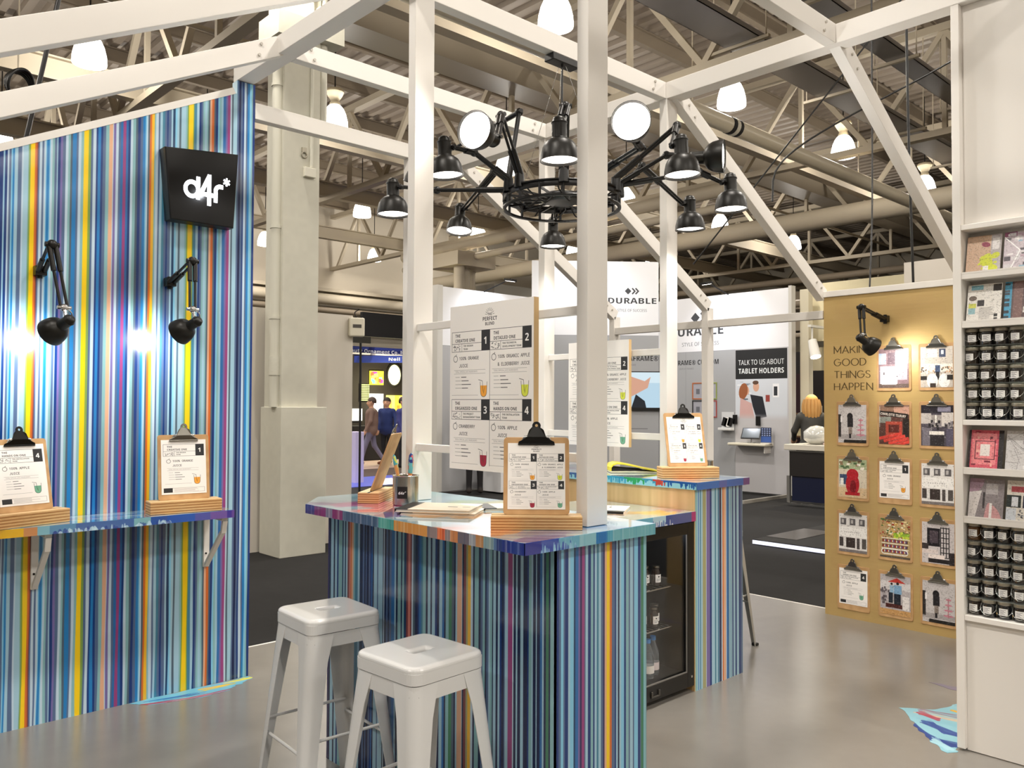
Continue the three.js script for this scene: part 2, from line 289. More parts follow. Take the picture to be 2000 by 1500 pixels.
// ---------------------------------------------------------------- white timber house frame
{
  const f = thing('timber_frame', 'white bolted timber house frame of posts, ties and sloping rafters over the bar', 'frame');
  const boltG = cyl(0.008, 0.008, 0.012, 0, 0, 0, 10);
  const bolts = (p, list) => { for (const [x, y, z, ax] of list) { const b = obj('bolt', boltG, M.bolt, p); b.position.set(x, y, z); if (ax === 'z') b.rotation.x = Math.PI / 2; else if (ax === 'x') b.rotation.z = Math.PI / 2; } };
  const B0 = 3.405, B1 = 3.505;
  obj('purlin', [rbx(2.05, 2.15, B0, B1, -4.57, 2.0)], M.paint, f);
  obj('purlin', [rbx(4.06, 4.16, B0, B1, -5.06, 2.0)], M.paint, f);
  for (const z of [-4.08, -3.06, -2.0, -0.95]) {
    const t = obj('tie_beam', [rbx(2.152, 4.058, B0, B1, z, z + 0.06)], M.paint, f);
    bolts(t, [[2.24, B0 + 0.075, z + 0.062, 'z'], [2.26, B0 + 0.025, z + 0.062, 'z'], [3.95, B0 + 0.075, z + 0.062, 'z'], [3.93, B0 + 0.025, z + 0.062, 'z']]);
    const L = obj('rafter', [bar(V(2.06, B0 + 0.045, z + 0.03), V(-1.9, B0 + 0.045 - 1.98, z + 0.03), 0.06, 0.1, V(0, 1, 0), 0.003)], M.paint, f);
    bolts(L, [[1.95, B0 + 0.02, z + 0.062, 'z'], [1.94, B0 - 0.04, z + 0.062, 'z']]);
  }
  for (const z of [-5.06, -4.04, -3.02, -2.0, -0.95]) {
    const r = obj('rafter', [bar(V(4.13, B0 + 0.045, z + 0.03), V(6.0, 2.39, z + 0.03), 0.06, 0.1, V(0, 1, 0), 0.003)], M.paint, f);
    bolts(r, [[4.24, 3.4, z + 0.062, 'z'], [4.3, 3.34, z + 0.062, 'z'], [5.86, 2.475, z + 0.062, 'z'], [5.93, 2.44, z + 0.062, 'z']]);
  }
  obj('tie_beam', [rbx(2.157, 3.34, 3.205, 3.3, -4.57, -4.51)], M.paint, f);
  obj('post', [rbx(3.25, 3.34, 0, 3.204, -4.57, -4.51)], M.paint, f);
  obj('post', [rbx(2.126, 2.231, 1.136, B0 - 0.001, -2.958, -2.908)], M.paint, f);
  obj('post', [rbx(2.119, 2.224, 1.136, B0 - 0.001, -1.947, -1.895)], M.paint, f);
  obj('post', [rbx(4.06, 4.165, 1.133, B0, -3.05, -2.995)], M.paint, f);
  obj('post', [rbx(4.06, 4.16, 0, B0, -4.09, -4.03)], M.paint, f);
  obj('post', [rbx(5.96, 6.05, 0, 2.38, -4.04, -3.98)], M.paint, f);
  obj('post', [rbx(5.96, 6.05, 0, 2.38, -5.06, -5.0)], M.paint, f);
  obj('lintel', [rbx(5.97, 6.03, 2.212, 2.274, -5.0, -2.97)], M.paint, f);
  for (const y of [1.868, 1.35]) obj('menu_rail', [rbx(2.142, 2.164, y, y + 0.032, -2.907, -1.948)], M.paint, f);
  for (const y of [1.86, 1.34]) obj('menu_rail', [rbx(4.1, 4.13, y, y + 0.04, -4.03, -3.052)], M.paint, f);
}

// ---------------------------------------------------------------- gold wall
{
  const wall = structGroup('wall_right');
  const gold = canvas(1024, 2048, (x, w, h) => {
    rect(x, '#c8aa6e', 0, 0, w, h);
    for (let i = 0; i < 2600; i++) { x.globalAlpha = 0.05; rect(x, rnd() < 0.5 ? '#e6cc92' : '#a88a52', rnd() * w, rnd() * h, rr(30, 180), rr(1, 4)); }
    for (let i = 0; i < 240; i++) { x.globalAlpha = 0.04; x.fillStyle = rnd() < 0.5 ? '#e3ca92' : '#a88c56'; x.beginPath(); x.ellipse(rnd() * w, rnd() * h, rr(20, 120), rr(20, 90), 0, 0, 7); x.fill(); }
    x.globalAlpha = 1;
    // thin geometric lettering; u runs from z = -2.966 to -0.9, v from 0 to 2.37
    const sx = w / 2.066, sy = h / 2.37, X = (z) => (z + 2.966) * sx, Y = (y) => h - y * sy;
    x.strokeStyle = '#4a3a1e'; x.lineWidth = 3.4; x.lineCap = 'butt';
    const glyph = { M: 'M0 0L0 1L.5 .25L1 1L1 0', A: 'M0 0L.5 1L1 0M.2 .36L.8 .36', K: 'M0 0L0 1M.9 1L0 .42M.28 .6L.95 0', I: 'M0 0L0 1', N: 'M0 0L0 1L1 0L1 1', G: 'G', O: 'O', D: 'D', T: 'M.5 0L.5 1M0 1L1 1', H: 'M0 0L0 1M1 0L1 1M0 .52L1 .52', S: 'S', P: 'P', E: 'M.9 0L0 0L0 1L.9 1M0 .52L.8 .52' };
    const wid = { M: 1.0, A: 0.95, K: 0.8, I: 0.02, N: 0.85, G: 1.0, O: 1.08, D: 0.85, T: 0.8, H: 0.82, S: 0.62, P: 0.62, E: 0.6 };
    const lines = [['MAKING', 1.943], ['GOOD', 1.852], ['THINGS', 1.761], ['HAPPEN', 1.672]];
    const cap = 0.05;
    for (const [txt, y0] of lines) {
      let z = -2.885;
      for (const ch of txt) {
        const cw = wid[ch] * cap, px = (u) => X(z + u * cw), py = (v) => Y(y0 + v * cap); x.beginPath();
        const gl = glyph[ch];
        if (gl === 'O') x.ellipse(px(0.5), py(0.5), cw / 2 * sx, cap / 2 * sy, 0, 0, 7);
        else if (gl === 'G') { x.ellipse(px(0.5), py(0.5), cw / 2 * sx, cap / 2 * sy, 0, -0.8, 0.0, true); x.lineTo(px(0.55), py(0.5)); }
        else if (gl === 'D') { x.moveTo(px(0), py(0)); x.lineTo(px(0), py(1)); x.lineTo(px(0.35), py(1)); x.ellipse(px(0.38), py(0.5), 0.6 * cw * sx, cap / 2 * sy, 0, -Math.PI / 2, Math.PI / 2); x.lineTo(px(0), py(0)); }
        else if (gl === 'P') { x.moveTo(px(0), py(0)); x.lineTo(px(0), py(1)); x.lineTo(px(0.5), py(1)); x.ellipse(px(0.5), py(0.72), 0.45 * cw * sx, 0.28 * cap * sy, 0, -Math.PI / 2, Math.PI / 2); x.lineTo(px(0), py(0.44)); }
        else if (gl === 'S') { x.moveTo(px(0.95), py(0.86)); x.bezierCurveTo(px(0.7), py(1.08), px(0), py(1.05), px(0.05), py(0.73)); x.bezierCurveTo(px(0.1), py(0.5), px(0.95), py(0.55), px(0.97), py(0.26)); x.bezierCurveTo(px(0.98), py(-0.08), px(0.25), py(-0.06), px(0), py(0.16)); }
        else for (const m of gl.matchAll(/([ML])([\d.]+) ([\d.]+)/g)) m[1] === 'M' ? x.moveTo(px(+m[2]), py(+m[3])) : x.lineTo(px(+m[2]), py(+m[3]));
        x.stroke(); z += cw + 0.0125;
      }
    }
  });
  const g = planarUV(bx(5.98, 6.03, 0, 2.37, -2.966, -0.9), (v) => (v.z + 2.966) / 2.066, (v) => v.y / 2.37);
  obj('gold_panel', [g], std(0xffffff, 0.45, 0.3, { map: gold }), wall);
  obj('cap_rail', [rbx(5.965, 6.045, 2.371, 2.415, -2.966, -0.9)], M.paint, wall);
}

// ================================================================ printed sheets
const GREY = '#2b2b2d';
function headBox(x, a, b, w, h, num, t1, t2) {
  x.strokeStyle = GREY; x.lineWidth = Math.max(1.5, h * 0.02); x.strokeRect(a, b, w, h);
  rect(x, GREY, a + w * 0.79, b, w * 0.21, h);
  x.beginPath(); x.moveTo(a, b + h * 0.6); x.lineTo(a + w * 0.79, b + h * 0.6); x.moveTo(a + w * 0.27, b + h * 0.6); x.lineTo(a + w * 0.27, b + h); x.stroke();
  x.fillStyle = '#f4f2ee'; x.font = `bold ${h * 0.5}px sans-serif`; x.textAlign = 'center'; x.fillText(num, a + w * 0.895, b + h * 0.69);
  x.textAlign = 'left'; x.fillStyle = GREY; x.font = `bold ${h * 0.22}px sans-serif`;
  x.fillText('THE', a + w * 0.09, b + h * 0.27, w * 0.2); x.fillText(t1, a + w * 0.09, b + h * 0.52, w * 0.6);
  x.font = `bold ${h * 0.13}px sans-serif`; t2.split('|').forEach((s, i) => x.fillText(s, a + w * 0.31, b + h * (0.76 + i * 0.16), w * 0.46));
  x.globalAlpha = 0.55; for (let i = 0; i < 26; i++) rect(x, GREY, a + w * (0.02 + rnd() * 0.21), b + h * (0.64 + rnd() * 0.3), w * 0.03, h * 0.03); x.globalAlpha = 1;
}
function glassIcon(x, a, b, w, h, c) {
  x.fillStyle = c; x.beginPath(); x.moveTo(a, b + h * 0.35); x.lineTo(a + w, b + h * 0.35); x.lineTo(a + w * 0.95, b + h * 0.8); x.quadraticCurveTo(a + w * 0.85, b + h, a + w * 0.5, b + h); x.quadraticCurveTo(a + w * 0.15, b + h, a + w * 0.05, b + h * 0.8); x.fill();
  x.strokeStyle = GREY; x.lineWidth = Math.max(1, w * 0.05); x.beginPath(); x.moveTo(a - w * 0.03, b + h * 0.12); x.lineTo(a + w * 0.04, b + h * 0.8); x.quadraticCurveTo(a + w * 0.15, b + h * 1.02, a + w * 0.5, b + h * 1.02); x.quadraticCurveTo(a + w * 0.85, b + h * 1.02, a + w * 0.96, b + h * 0.8); x.lineTo(a + w * 1.03, b + h * 0.12); x.moveTo(a - w * 0.3, b); x.lineTo(a + w * 0.3, b + h * 0.08); x.lineTo(a + w * 0.42, b + h * 0.7); x.stroke();
  x.strokeStyle = 'rgba(70,70,30,.55)'; x.beginPath(); x.moveTo(a + w * 0.35, b + h * 0.45); x.lineTo(a + w * 0.5, b + h * 0.8); x.lineTo(a + w * 0.7, b + h * 0.4); x.stroke();
}
function bodyText(x, a, b, w, h, title, c) {
  x.fillStyle = GREY; x.strokeStyle = GREY; x.lineWidth = Math.max(1, h * 0.012);
  x.beginPath(); x.arc(a + w * 0.1, b + h * 0.13, w * 0.055, 0, 7); x.stroke(); x.beginPath(); x.moveTo(a + w * 0.1, b + h * 0.07); x.lineTo(a + w * 0.13, b + h * 0.03); x.stroke();
  x.font = `bold ${h * 0.1}px monospace`; title.split('|').forEach((s, i) => x.fillText(s, a + w * 0.2, b + h * (0.16 + i * 0.16), w * 0.78));
  x.globalAlpha = 0.55; rect(x, GREY, a + w * 0.06, b + h * 0.38, w * 0.85, h * 0.006); rect(x, GREY, a + w * 0.06, b + h * 0.46, w * 0.85, h * 0.006); rect(x, GREY, a, b + h * 0.93, w * 0.72, h * 0.006);
  x.font = `${h * 0.05}px sans-serif`; x.fillText('TOTAL OFFICIAL JUICE INGREDIENTS', a + w * 0.1, b + h * 0.44, w * 0.6);
  for (let i = 0; i < 4; i++) { x.globalAlpha = 0.35; rect(x, GREY, a + w * 0.1, b + h * (0.53 + i * 0.08), w * (0.12 + (i * 37 % 17) / 90), h * 0.012); x.globalAlpha = 0.7; rect(x, GREY, a + w * (0.26 + (i * 23 % 11) / 120), b + h * (0.527 + i * 0.08), w * (0.14 + (i * 31 % 13) / 90), h * 0.018); }
  x.globalAlpha = 1; glassIcon(x, a + w * 0.78, b + h * 0.6, w * 0.17, h * 0.36, c);
}
const JUICE = [['1', 'CREATIVE ONE', 'THE DESIGN|TEAM', '100% ORANGE|JUICE', '#f0a43c'], ['2', 'DETAILED ONE', 'THE TECHNICAL|DEVELOPMENT TEAM', '100% ORGANIC APPLE|& ELDERBERRY JUICE', '#d9e04a'], ['3', 'ORGANISED ONE', 'THE PROJECT|MANAGEMENT TEAM', 'CRANBERRY|JUICE', '#a5233f'], ['4', 'HANDS ON ONE', 'THE INSTALLATION|TEAM', '100% APPLE|JUICE', '#6fae90']];
const menuTex = canvas(1024, 1400, (x, w, h) => {
  rect(x, '#f0ece7', 0, 0, w, h);
  x.strokeStyle = GREY; x.lineWidth = 3; for (let i = 0; i < 9; i++) { const a = Math.PI * (1 + (i + 0.5) / 9); x.beginPath(); x.moveTo(w / 2 + Math.cos(a) * 34, 105 + Math.sin(a) * 34); x.lineTo(w / 2 + Math.cos(a) * 58, 105 + Math.sin(a) * 62); x.stroke(); }
  x.textAlign = 'center'; x.fillStyle = GREY; x.font = 'bold 30px sans-serif'; x.fillText('THE', w / 2, 108); x.font = 'bold 44px sans-serif'; x.fillText('PERFECT', w / 2, 150); x.font = 'bold 36px sans-serif'; x.fillText('BLEND', w / 2, 188); x.textAlign = 'left';
  JUICE.forEach(([n, t1, t2, t3, c], i) => { const a = 26 + (i % 2) * 490, b = 225 + (i >> 1) * 580; headBox(x, a, b, 486, 170, n, t1, t2); bodyText(x, a, b + 180, 478, 390, t3, c); });
  rect(x, GREY, 513, 225, 4, 1130);
});
const sheetTex = [0, 3].map((k) => canvas(512, 700, (x, w, h) => {
  const [n, t1, t2, t3, c] = JUICE[k]; rect(x, '#f4f0ec', 0, 0, w, h);
  headBox(x, 24, 60, w - 48, 150, n, t1, t2); bodyText(x, 40, 230, w - 90, 360, t3, c);
  rect(x, GREY, 24, h - 80, 100, 56); x.strokeStyle = GREY; x.lineWidth = 2; x.strokeRect(24, h - 80, w - 48, 56);
  for (let i = 0; i < 5; i++) { x.globalAlpha = 0.4; rect(x, GREY, 140, h - 72 + i * 9, rr(180, 300), 3); } x.globalAlpha = 1;
}));
const smallMenuTex = menuTex;
// photographs printed on the clipboards: broad areas of tone
const PHOTO = {
  counter: (x, w, h) => { rect(x, '#8d7277', 0, 0, w, h); rect(x, '#c9b3bd', w * 0.55, h * 0.1, w * 0.4, h * 0.7); rect(x, '#f2eef2', w * 0.58, h * 0.05, w * 0.24, h * 0.3); rect(x, '#aebfe0', 0, h * 0.12, w * 0.25, h * 0.28); rect(x, '#6a5660', w * 0.3, h * 0.1, w * 0.25, h * 0.3); rect(x, '#efe9ec', w * 0.05, h * 0.45, w * 0.58, h * 0.48); for (let i = 0; i < 9; i++) rect(x, '#4b4148', w * (0.1 + rnd() * 0.5), h * (0.48 + rnd() * 0.25), 12, 9); rect(x, '#6b5a54', 0, h * 0.9, w, h * 0.1); rect(x, '#efe9ec', w * 0.1, h * 0.5, w * 0.5, h * 0.42); rect(x, '#4b4148', w * 0.16, h * 0.6, 10, 24); },
  showroom: (x, w, h) => { rect(x, '#c9c0b4', 0, 0, w, h); rect(x, '#e9e2d6', 0, h * 0.42, w, h * 0.2); rect(x, '#e6e4e6', w * 0.22, h * 0.06, w * 0.3, h * 0.2); rect(x, '#3c4660', w * 0.58, h * 0.06, w * 0.2, h * 0.2); rect(x, '#f3f1ea', w * 0.64, h * 0.09, w * 0.08, h * 0.1); for (let i = 0; i < 40; i++) rect(x, ['#8b6f55', '#f2efe8', '#5d5347', '#c99f7a'][i % 4], rnd() * w, h * (0.48 + rnd() * 0.16), 12, 14); rect(x, '#3a4b6c', w * 0.46, h * 0.46, w * 0.15, h * 0.18); rect(x, '#1d1b1e', w * 0.48, h * 0.62, w * 0.11, h * 0.2); x.fillStyle = '#f1efea'; for (const q of [0.25, 0.62]) { x.beginPath(); x.ellipse(w * q + 30, h * 0.84, 44, 60, 0, 0, 7); x.fill(); } rect(x, '#26221f', 0, h * 0.72, w * 0.2, h * 0.1); rect(x, '#26221f', w * 0.82, h * 0.7, w * 0.18, h * 0.12); rect(x, '#3a2f2a', w * 0.3, h * 0.9, w * 0.18, h * 0.1); },
  mannequin: (x, w, h) => { rect(x, '#c9c4c4', 0, 0, w, h); rect(x, '#a7a1a1', 0, h * 0.78, w, h * 0.12); rect(x, '#1c1a1a', w * 0.2, h * 0.92, w * 0.8, h * 0.08); rect(x, '#2a2627', 0, h * 0.25, w * 0.1, h * 0.6); rect(x, '#efecec', w * 0.08, h * 0.3, w * 0.06, h * 0.16); x.fillStyle = '#17151a'; x.beginPath(); x.ellipse(w * 0.42, h * 0.3, 26, 30, 0, 0, 7); x.fill(); rect(x, '#1f1d22', w * 0.33, h * 0.35, w * 0.2, h * 0.24); rect(x, '#8c8078', w * 0.37, h * 0.58, w * 0.13, h * 0.2); rect(x, '#17151a', w * 0.39, h * 0.76, w * 0.07, h * 0.12); x.fillStyle = '#c98494'; for (let i = 0; i < 4; i++) { x.beginPath(); x.ellipse(w * 0.8, h * (0.4 + i * 0.13), 22 + i * 6, 9, 0, 0, 7); x.fill(); } rect(x, '#b3787f', w * 0.78, h * 0.36, 8, h * 0.48); },
  redshop: (x, w, h) => { rect(x, '#5b3a33', 0, 0, w, h); rect(x, '#8a6a58', 0, 0, w, h * 0.16); rect(x, '#c79a86', w * 0.5, h * 0.04, w * 0.5, h * 0.2); x.save(); x.translate(0, h * 0.14); x.rotate(0.12); rect(x, '#14110f', w * 0.02, 0, w * 0.95, h * 0.12); x.fillStyle = '#f2e6da'; x.font = 'bold 30px sans-serif'; x.fillText('CHARLOTTE TILBURY', 16, 34, w * 0.85); x.restore(); rect(x, '#8c9188', 0, h * 0.3, w * 0.4, h * 0.16); rect(x, '#b34a3a', w * 0.22, h * 0.42, w * 0.55, h * 0.36); rect(x, '#5d241f', w * 0.32, h * 0.5, w * 0.35, h * 0.2); rect(x, '#211a18', w * 0.8, h * 0.35, w * 0.2, h * 0.45); x.strokeStyle = '#e0473c'; x.lineWidth = 26; for (let i = 0; i < 4; i++) { x.beginPath(); x.moveTo(i * 40, h * (0.86 + i * 0.06)); x.lineTo(w * 0.75 + i * 30, h * (0.72 + i * 0.06)); x.stroke(); } for (let i = 0; i < 22; i++) rect(x, '#f1ece6', 2, h * (0.05 + i * 0.024), 6, 4); },
  lounge: (x, w, h) => { rect(x, '#4a4550', 0, 0, w, h); rect(x, '#221e28', 0, 0, w, h * 0.2); rect(x, '#8f8ca0', w * 0.52, h * 0.04, w * 0.4, h * 0.12); rect(x, '#c8c1bc', 0, h * 0.2, w * 0.32, h * 0.26); rect(x, '#d5cec8', w * 0.64, h * 0.18, w * 0.36, h * 0.34); rect(x, '#a49c98', w * 0.32, h * 0.24, w * 0.32, h * 0.3); rect(x, '#f4f1ea', w * 0.44, h * 0.24, w * 0.05, h * 0.2); for (let i = 0; i < 24; i++) rect(x, i % 2 ? '#1c1a20' : '#8a8488', rnd() * w, h * (0.36 + rnd() * 0.2), 18, 26); rect(x, '#77727c', w * 0.04, h * 0.56, w * 0.26, h * 0.44); rect(x, '#f1ece4', w * 0.26, h * 0.64, w * 0.46, h * 0.09); rect(x, '#29252a', w * 0.28, h * 0.73, w * 0.44, h * 0.27); rect(x, '#5b566a', w * 0.78, h * 0.58, w * 0.22, h * 0.42); },
  statue: (x, w, h) => { rect(x, '#d8cdb8', 0, 0, w, h); rect(x, '#a9b58e', 0, 0, w, h * 0.26); for (let i = 0; i < 22; i++) rect(x, ['#4f6b45', '#efeadc', '#8d7355'][i % 3], rnd() * w, rnd() * h * 0.25, 30, 18); rect(x, '#3c4d6c', w * 0.04, h * 0.4, w * 0.26, h * 0.26); rect(x, '#f1efe9', w * 0.06, h * 0.5, w * 0.12, h * 0.18); rect(x, '#d9bd95', 0, h * 0.74, w, h * 0.26); x.fillStyle = '#b3202a'; x.beginPath(); x.ellipse(w * 0.5, h * 0.4, 54, 52, 0, 0, 7); x.fill(); x.beginPath(); x.ellipse(w * 0.5, h * 0.65, 62, 96, 0, 0, 7); x.fill(); x.fillStyle = '#7c1119'; x.beginPath(); x.ellipse(w * 0.52, h * 0.72, 28, 62, 0, 0, 7); x.fill(); rect(x, '#b3202a', w * 0.24, h * 0.86, w * 0.52, h * 0.08); },
  shopfront: (x, w, h) => { rect(x, '#e4e1de', 0, 0, w, h); for (let i = 0; i < 3; i++) { rect(x, '#5d5a5c', w * (0.06 + i * 0.33), h * 0.12, w * 0.2, h * 0.17); rect(x, '#b9b5b3', w * (0.1 + i * 0.33), h * 0.15, w * 0.08, h * 0.1); } rect(x, '#f5f3f0', 0, h * 0.34, w, h * 0.26); for (let i = 0; i < 8; i++) rect(x, '#c4c0be', w * (0.2 + i * 0.07), h * 0.46, 9, 12); rect(x, '#463f3d', w * 0.02, h * 0.62, w * 0.14, h * 0.24); rect(x, '#39302d', w * 0.26, h * 0.62, w * 0.32, h * 0.26); rect(x, '#4a4442', w * 0.64, h * 0.62, w * 0.1, h * 0.28); rect(x, '#55504d', w * 0.82, h * 0.62, w * 0.15, h * 0.26); rect(x, '#7b7472', 0, h * 0.93, w, h * 0.07); },
  market: (x, w, h) => { rect(x, '#b79a6c', 0, 0, w, h); for (let i = 0; i < 120; i++) rect(x, ['#e8d5a0', '#7d5a36', '#d9b15c', '#4a6b34', '#f0ead2', '#a33a2a'][i % 6], rnd() * w, rnd() * h * 0.5, rr(6, 30), rr(5, 16)); for (let i = 0; i < 26; i++) { x.fillStyle = i % 2 ? '#8ab52e' : '#c9d64a'; x.beginPath(); x.arc(w * (0.5 + rnd() * 0.45), h * (0.36 + rnd() * 0.14), 13, 0, 7); x.fill(); } for (let k = 0; k < 3; k++) { rect(x, '#33271f', w * 0.08, h * (0.54 + k * 0.13), w * 0.84, h * 0.07); for (let i = 0; i < 18; i++) rect(x, ['#b8402e', '#e8dcc4', '#6b4a8a'][i % 3], w * (0.1 + i * 0.044), h * (0.55 + k * 0.13), 9, 18); rect(x, '#ece6d8', w * 0.05, h * (0.5 + k * 0.13), w * 0.9, h * 0.022); } x.strokeStyle = '#f4f2ec'; x.lineWidth = 8; x.beginPath(); x.roundRect(w * 0.06, h * 0.78, w * 0.86, h * 0.13, 22); x.stroke(); rect(x, '#5b5044', 0, h * 0.95, w, h * 0.05); },
  doorway: (x, w, h) => { rect(x, '#cdc6c6', 0, 0, w, h); rect(x, '#1d1a20', w * 0.16, h * 0.14, w * 0.4, h * 0.44); rect(x, '#4a4048', w * 0.24, h * 0.2, w * 0.26, h * 0.3); x.strokeStyle = '#151318'; x.lineWidth = 7; for (let i = 0; i < 4; i++) { x.beginPath(); x.moveTo(w * (0.58 + i * 0.085), h * 0.1); x.lineTo(w * (0.58 + i * 0.085), h * 0.84); x.stroke(); } for (let i = 0; i < 7; i++) { x.beginPath(); x.moveTo(w * 0.58, h * (0.12 + i * 0.12)); x.lineTo(w * 0.83, h * (0.12 + i * 0.12)); x.stroke(); } rect(x, '#3b3334', 0, h * 0.52, w * 0.2, h * 0.16); rect(x, '#e0d3cf', 0, h * 0.66, w * 0.5, h * 0.1); rect(x, '#efe2dc', w * 0.2, h * 0.78, w * 0.5, h * 0.1); rect(x, '#221d20', w * 0.2, h * 0.88, w * 0.7, h * 0.1); rect(x, '#2a2427', w * 0.84, h * 0.7, w * 0.16, h * 0.3); },
  shirts: (x, w, h) => { rect(x, '#b9b2b4', 0, 0, w, h); rect(x, '#d8d4d4', 0, h * 0.16, w, h * 0.2); x.fillStyle = '#c0392f'; x.beginPath(); x.moveTo(w * 0.25, h * 0.18); x.lineTo(w * 0.55, h * 0.06); x.lineTo(w * 0.85, h * 0.18); x.fill(); x.fillStyle = '#241f22'; x.beginPath(); x.arc(w * 0.58, h * 0.2, 12, 0, 7); x.arc(w * 0.38, h * 0.22, 10, 0, 7); x.fill(); rect(x, '#7fa9cc', w * 0.45, h * 0.24, w * 0.26, h * 0.22); rect(x, '#8fb4cf', w * 0.32, h * 0.26, w * 0.12, h * 0.18); rect(x, '#1b2430', w * 0.46, h * 0.46, w * 0.22, h * 0.28); rect(x, '#222a35', w * 0.28, h * 0.44, w * 0.14, h * 0.26); rect(x, '#4a1f1c', w * 0.18, h * 0.72, w * 0.55, h * 0.1); rect(x, '#e9e4e2', w * 0.74, h * 0.5, w * 0.22, h * 0.34); rect(x, '#c99b62', 0, h * 0.86, w, h * 0.14); for (let i = 0; i < 20; i++) rect(x, '#5a5358', rnd() * w * 0.25, h * (0.3 + rnd() * 0.4), 14, 20); },
  splash: (x, w, h) => { rect(x, '#cfae93', 0, 0, w, h); rect(x, '#b9b2b4', w * 0.7, 0, w * 0.3, h); x.fillStyle = '#d4dd2c'; for (let i = 0; i < 26; i++) { x.beginPath(); x.ellipse(w * (0.45 + rnd() * 0.4), h * (0.55 + rnd() * 0.35), rr(10, 46), rr(8, 34), rnd() * 3, 0, 7); x.fill(); } x.fillStyle = '#8e2545'; x.beginPath(); x.ellipse(w * 0.55, h * 0.25, 34, 22, 0.4, 0, 7); x.fill(); rect(x, '#f5f3ef', w * 0.5, h * 0.82, w * 0.16, h * 0.18); rect(x, '#e8e4e4', w * 0.74, h * 0.1, w * 0.2, h * 0.3); },
  collage: (x, w, h) => { rect(x, '#c8bcc4', 0, 0, w, h); rect(x, '#8a4a6b', 0, 0, w * 0.35, h * 0.12); for (let i = 0; i < 60; i++) rect(x, ['#f4f1f2', '#4f4750', '#8fb3c9', '#b39aa8', '#d4d0d4'][i % 5], rnd() * w, rnd() * h, rr(12, 60), rr(8, 40)); x.strokeStyle = '#fbfafa'; x.lineWidth = 9; x.beginPath(); x.moveTo(0, h * 0.12); x.lineTo(w * 0.45, h * 0.5); x.lineTo(w * 0.2, h); x.stroke(); rect(x, '#1d1b1f', w * 0.6, h * 0.3, 24, h * 0.3); },
  newsletter: (x, w, h) => { rect(x, '#efece6', 0, 0, w, h); rect(x, '#7fb8c9', w * 0.1, h * 0.02, w * 0.35, h * 0.12); rect(x, '#d9dd62', w * 0.05, h * 0.5, w * 0.22, h * 0.12); rect(x, '#9cc6cf', w * 0.05, h * 0.62, w * 0.2, h * 0.16); rect(x, '#3b3431', w * 0.74, h * 0.02, w * 0.24, h * 0.18); rect(x, '#2e2a2c', w * 0.3, h * 0.42, w * 0.2, h * 0.16); x.fillStyle = '#6d5f55'; x.beginPath(); x.ellipse(w * 0.16, h * 0.36, 30, 22, 0, 0, 7); x.fill(); for (let i = 0; i < 16; i++) rect(x, '#9a9693', w * 0.36, h * (0.62 + i * 0.02), w * rr(0.3, 0.52), 3); rect(x, '#222', w * 0.8, h * 0.8, 26, 26); rect(x, '#222', w * 0.8, h * 0.9, 26, 22); },
  bluebrown: (x, w, h) => { rect(x, '#5a4444', 0, 0, w, h); rect(x, '#3f98bd', 0, 0, w * 0.2, h); for (let i = 0; i < 14; i++) rect(x, '#25303a', 0, h * rnd(), w * 0.14, 18); rect(x, '#7a5a55', w * 0.25, 0, w * 0.25, h); for (let i = 0; i < 26; i++) rect(x, ['#d8d2cc', '#2b2326', '#e8e4e0', '#8a6f62'][i % 4], w * (0.5 + rnd() * 0.45), h * rnd(), rr(14, 50), rr(10, 40)); x.fillStyle = '#f2efec'; x.font = 'bold 60px sans-serif'; x.fillText('IM', w * 0.58, h * 0.5); },
  pinkcover: (x, w, h) => { rect(x, '#d9596b', 0, 0, w, h); rect(x, '#1d1719', w * 0.86, 0, w * 0.14, h); rect(x, '#241c1f', 0, 0, w * 0.06, h); rect(x, '#f08a8f', w * 0.1, h * 0.08, w * 0.7, h * 0.8); for (let i = 0; i < 20; i++) rect(x, ['#a92f48', '#f6b9ac', '#7c2036', '#e8747c'][i % 4], w * (0.1 + rnd() * 0.65), h * rnd(), rr(10, 44), rr(8, 30)); rect(x, '#efe6e2', w * 0.34, h * 0.36, w * 0.28, h * 0.3); x.strokeStyle = '#5b1f2c'; x.lineWidth = 6; x.strokeRect(w * 0.2, h * 0.28, w * 0.56, h * 0.46); },
  greyscale: (x, w, h) => { rect(x, '#cfcdcd', 0, 0, w, h); x.strokeStyle = '#8f8c8d'; x.lineWidth = 3; for (let i = 0; i < 14; i++) { x.beginPath(); x.moveTo(rnd() * w, rnd() * h); x.lineTo(rnd() * w, rnd() * h); x.stroke(); } for (let i = 0; i < 18; i++) rect(x, ['#3e3a3c', '#9c989a', '#f2f0f0', '#a23a44'][i % 4], w * (0.45 + rnd() * 0.5), h * rnd(), rr(8, 40), rr(8, 34)); },
  rosegrey: (x, w, h) => { rect(x, '#8f878a', 0, 0, w, h); x.fillStyle = '#a98a9c'; x.beginPath(); x.ellipse(w * 0.16, h * 0.12, 60, 90, 0.4, 0, 7); x.fill(); x.fillStyle = '#e9e4e4'; x.beginPath(); x.moveTo(0, h * 0.35); x.lineTo(w * 0.36, h * 0.3); x.lineTo(w * 0.2, h); x.lineTo(0, h); x.fill(); rect(x, '#b9b3b5', w * 0.48, h * 0.12, w * 0.34, h * 0.26); x.fillStyle = '#cf9a9c'; x.beginPath(); x.moveTo(w * 0.46, h); x.quadraticCurveTo(w * 0.5, h * 0.55, w * 0.62, h * 0.6); x.quadraticCurveTo(w * 0.9, h * 0.75, w * 0.96, h); x.fill(); rect(x, '#3b3538', w * 0.4, h * 0.34, 16, h * 0.4); rect(x, '#eeebe9', w * 0.6, h * 0.6, 20, h * 0.4); },
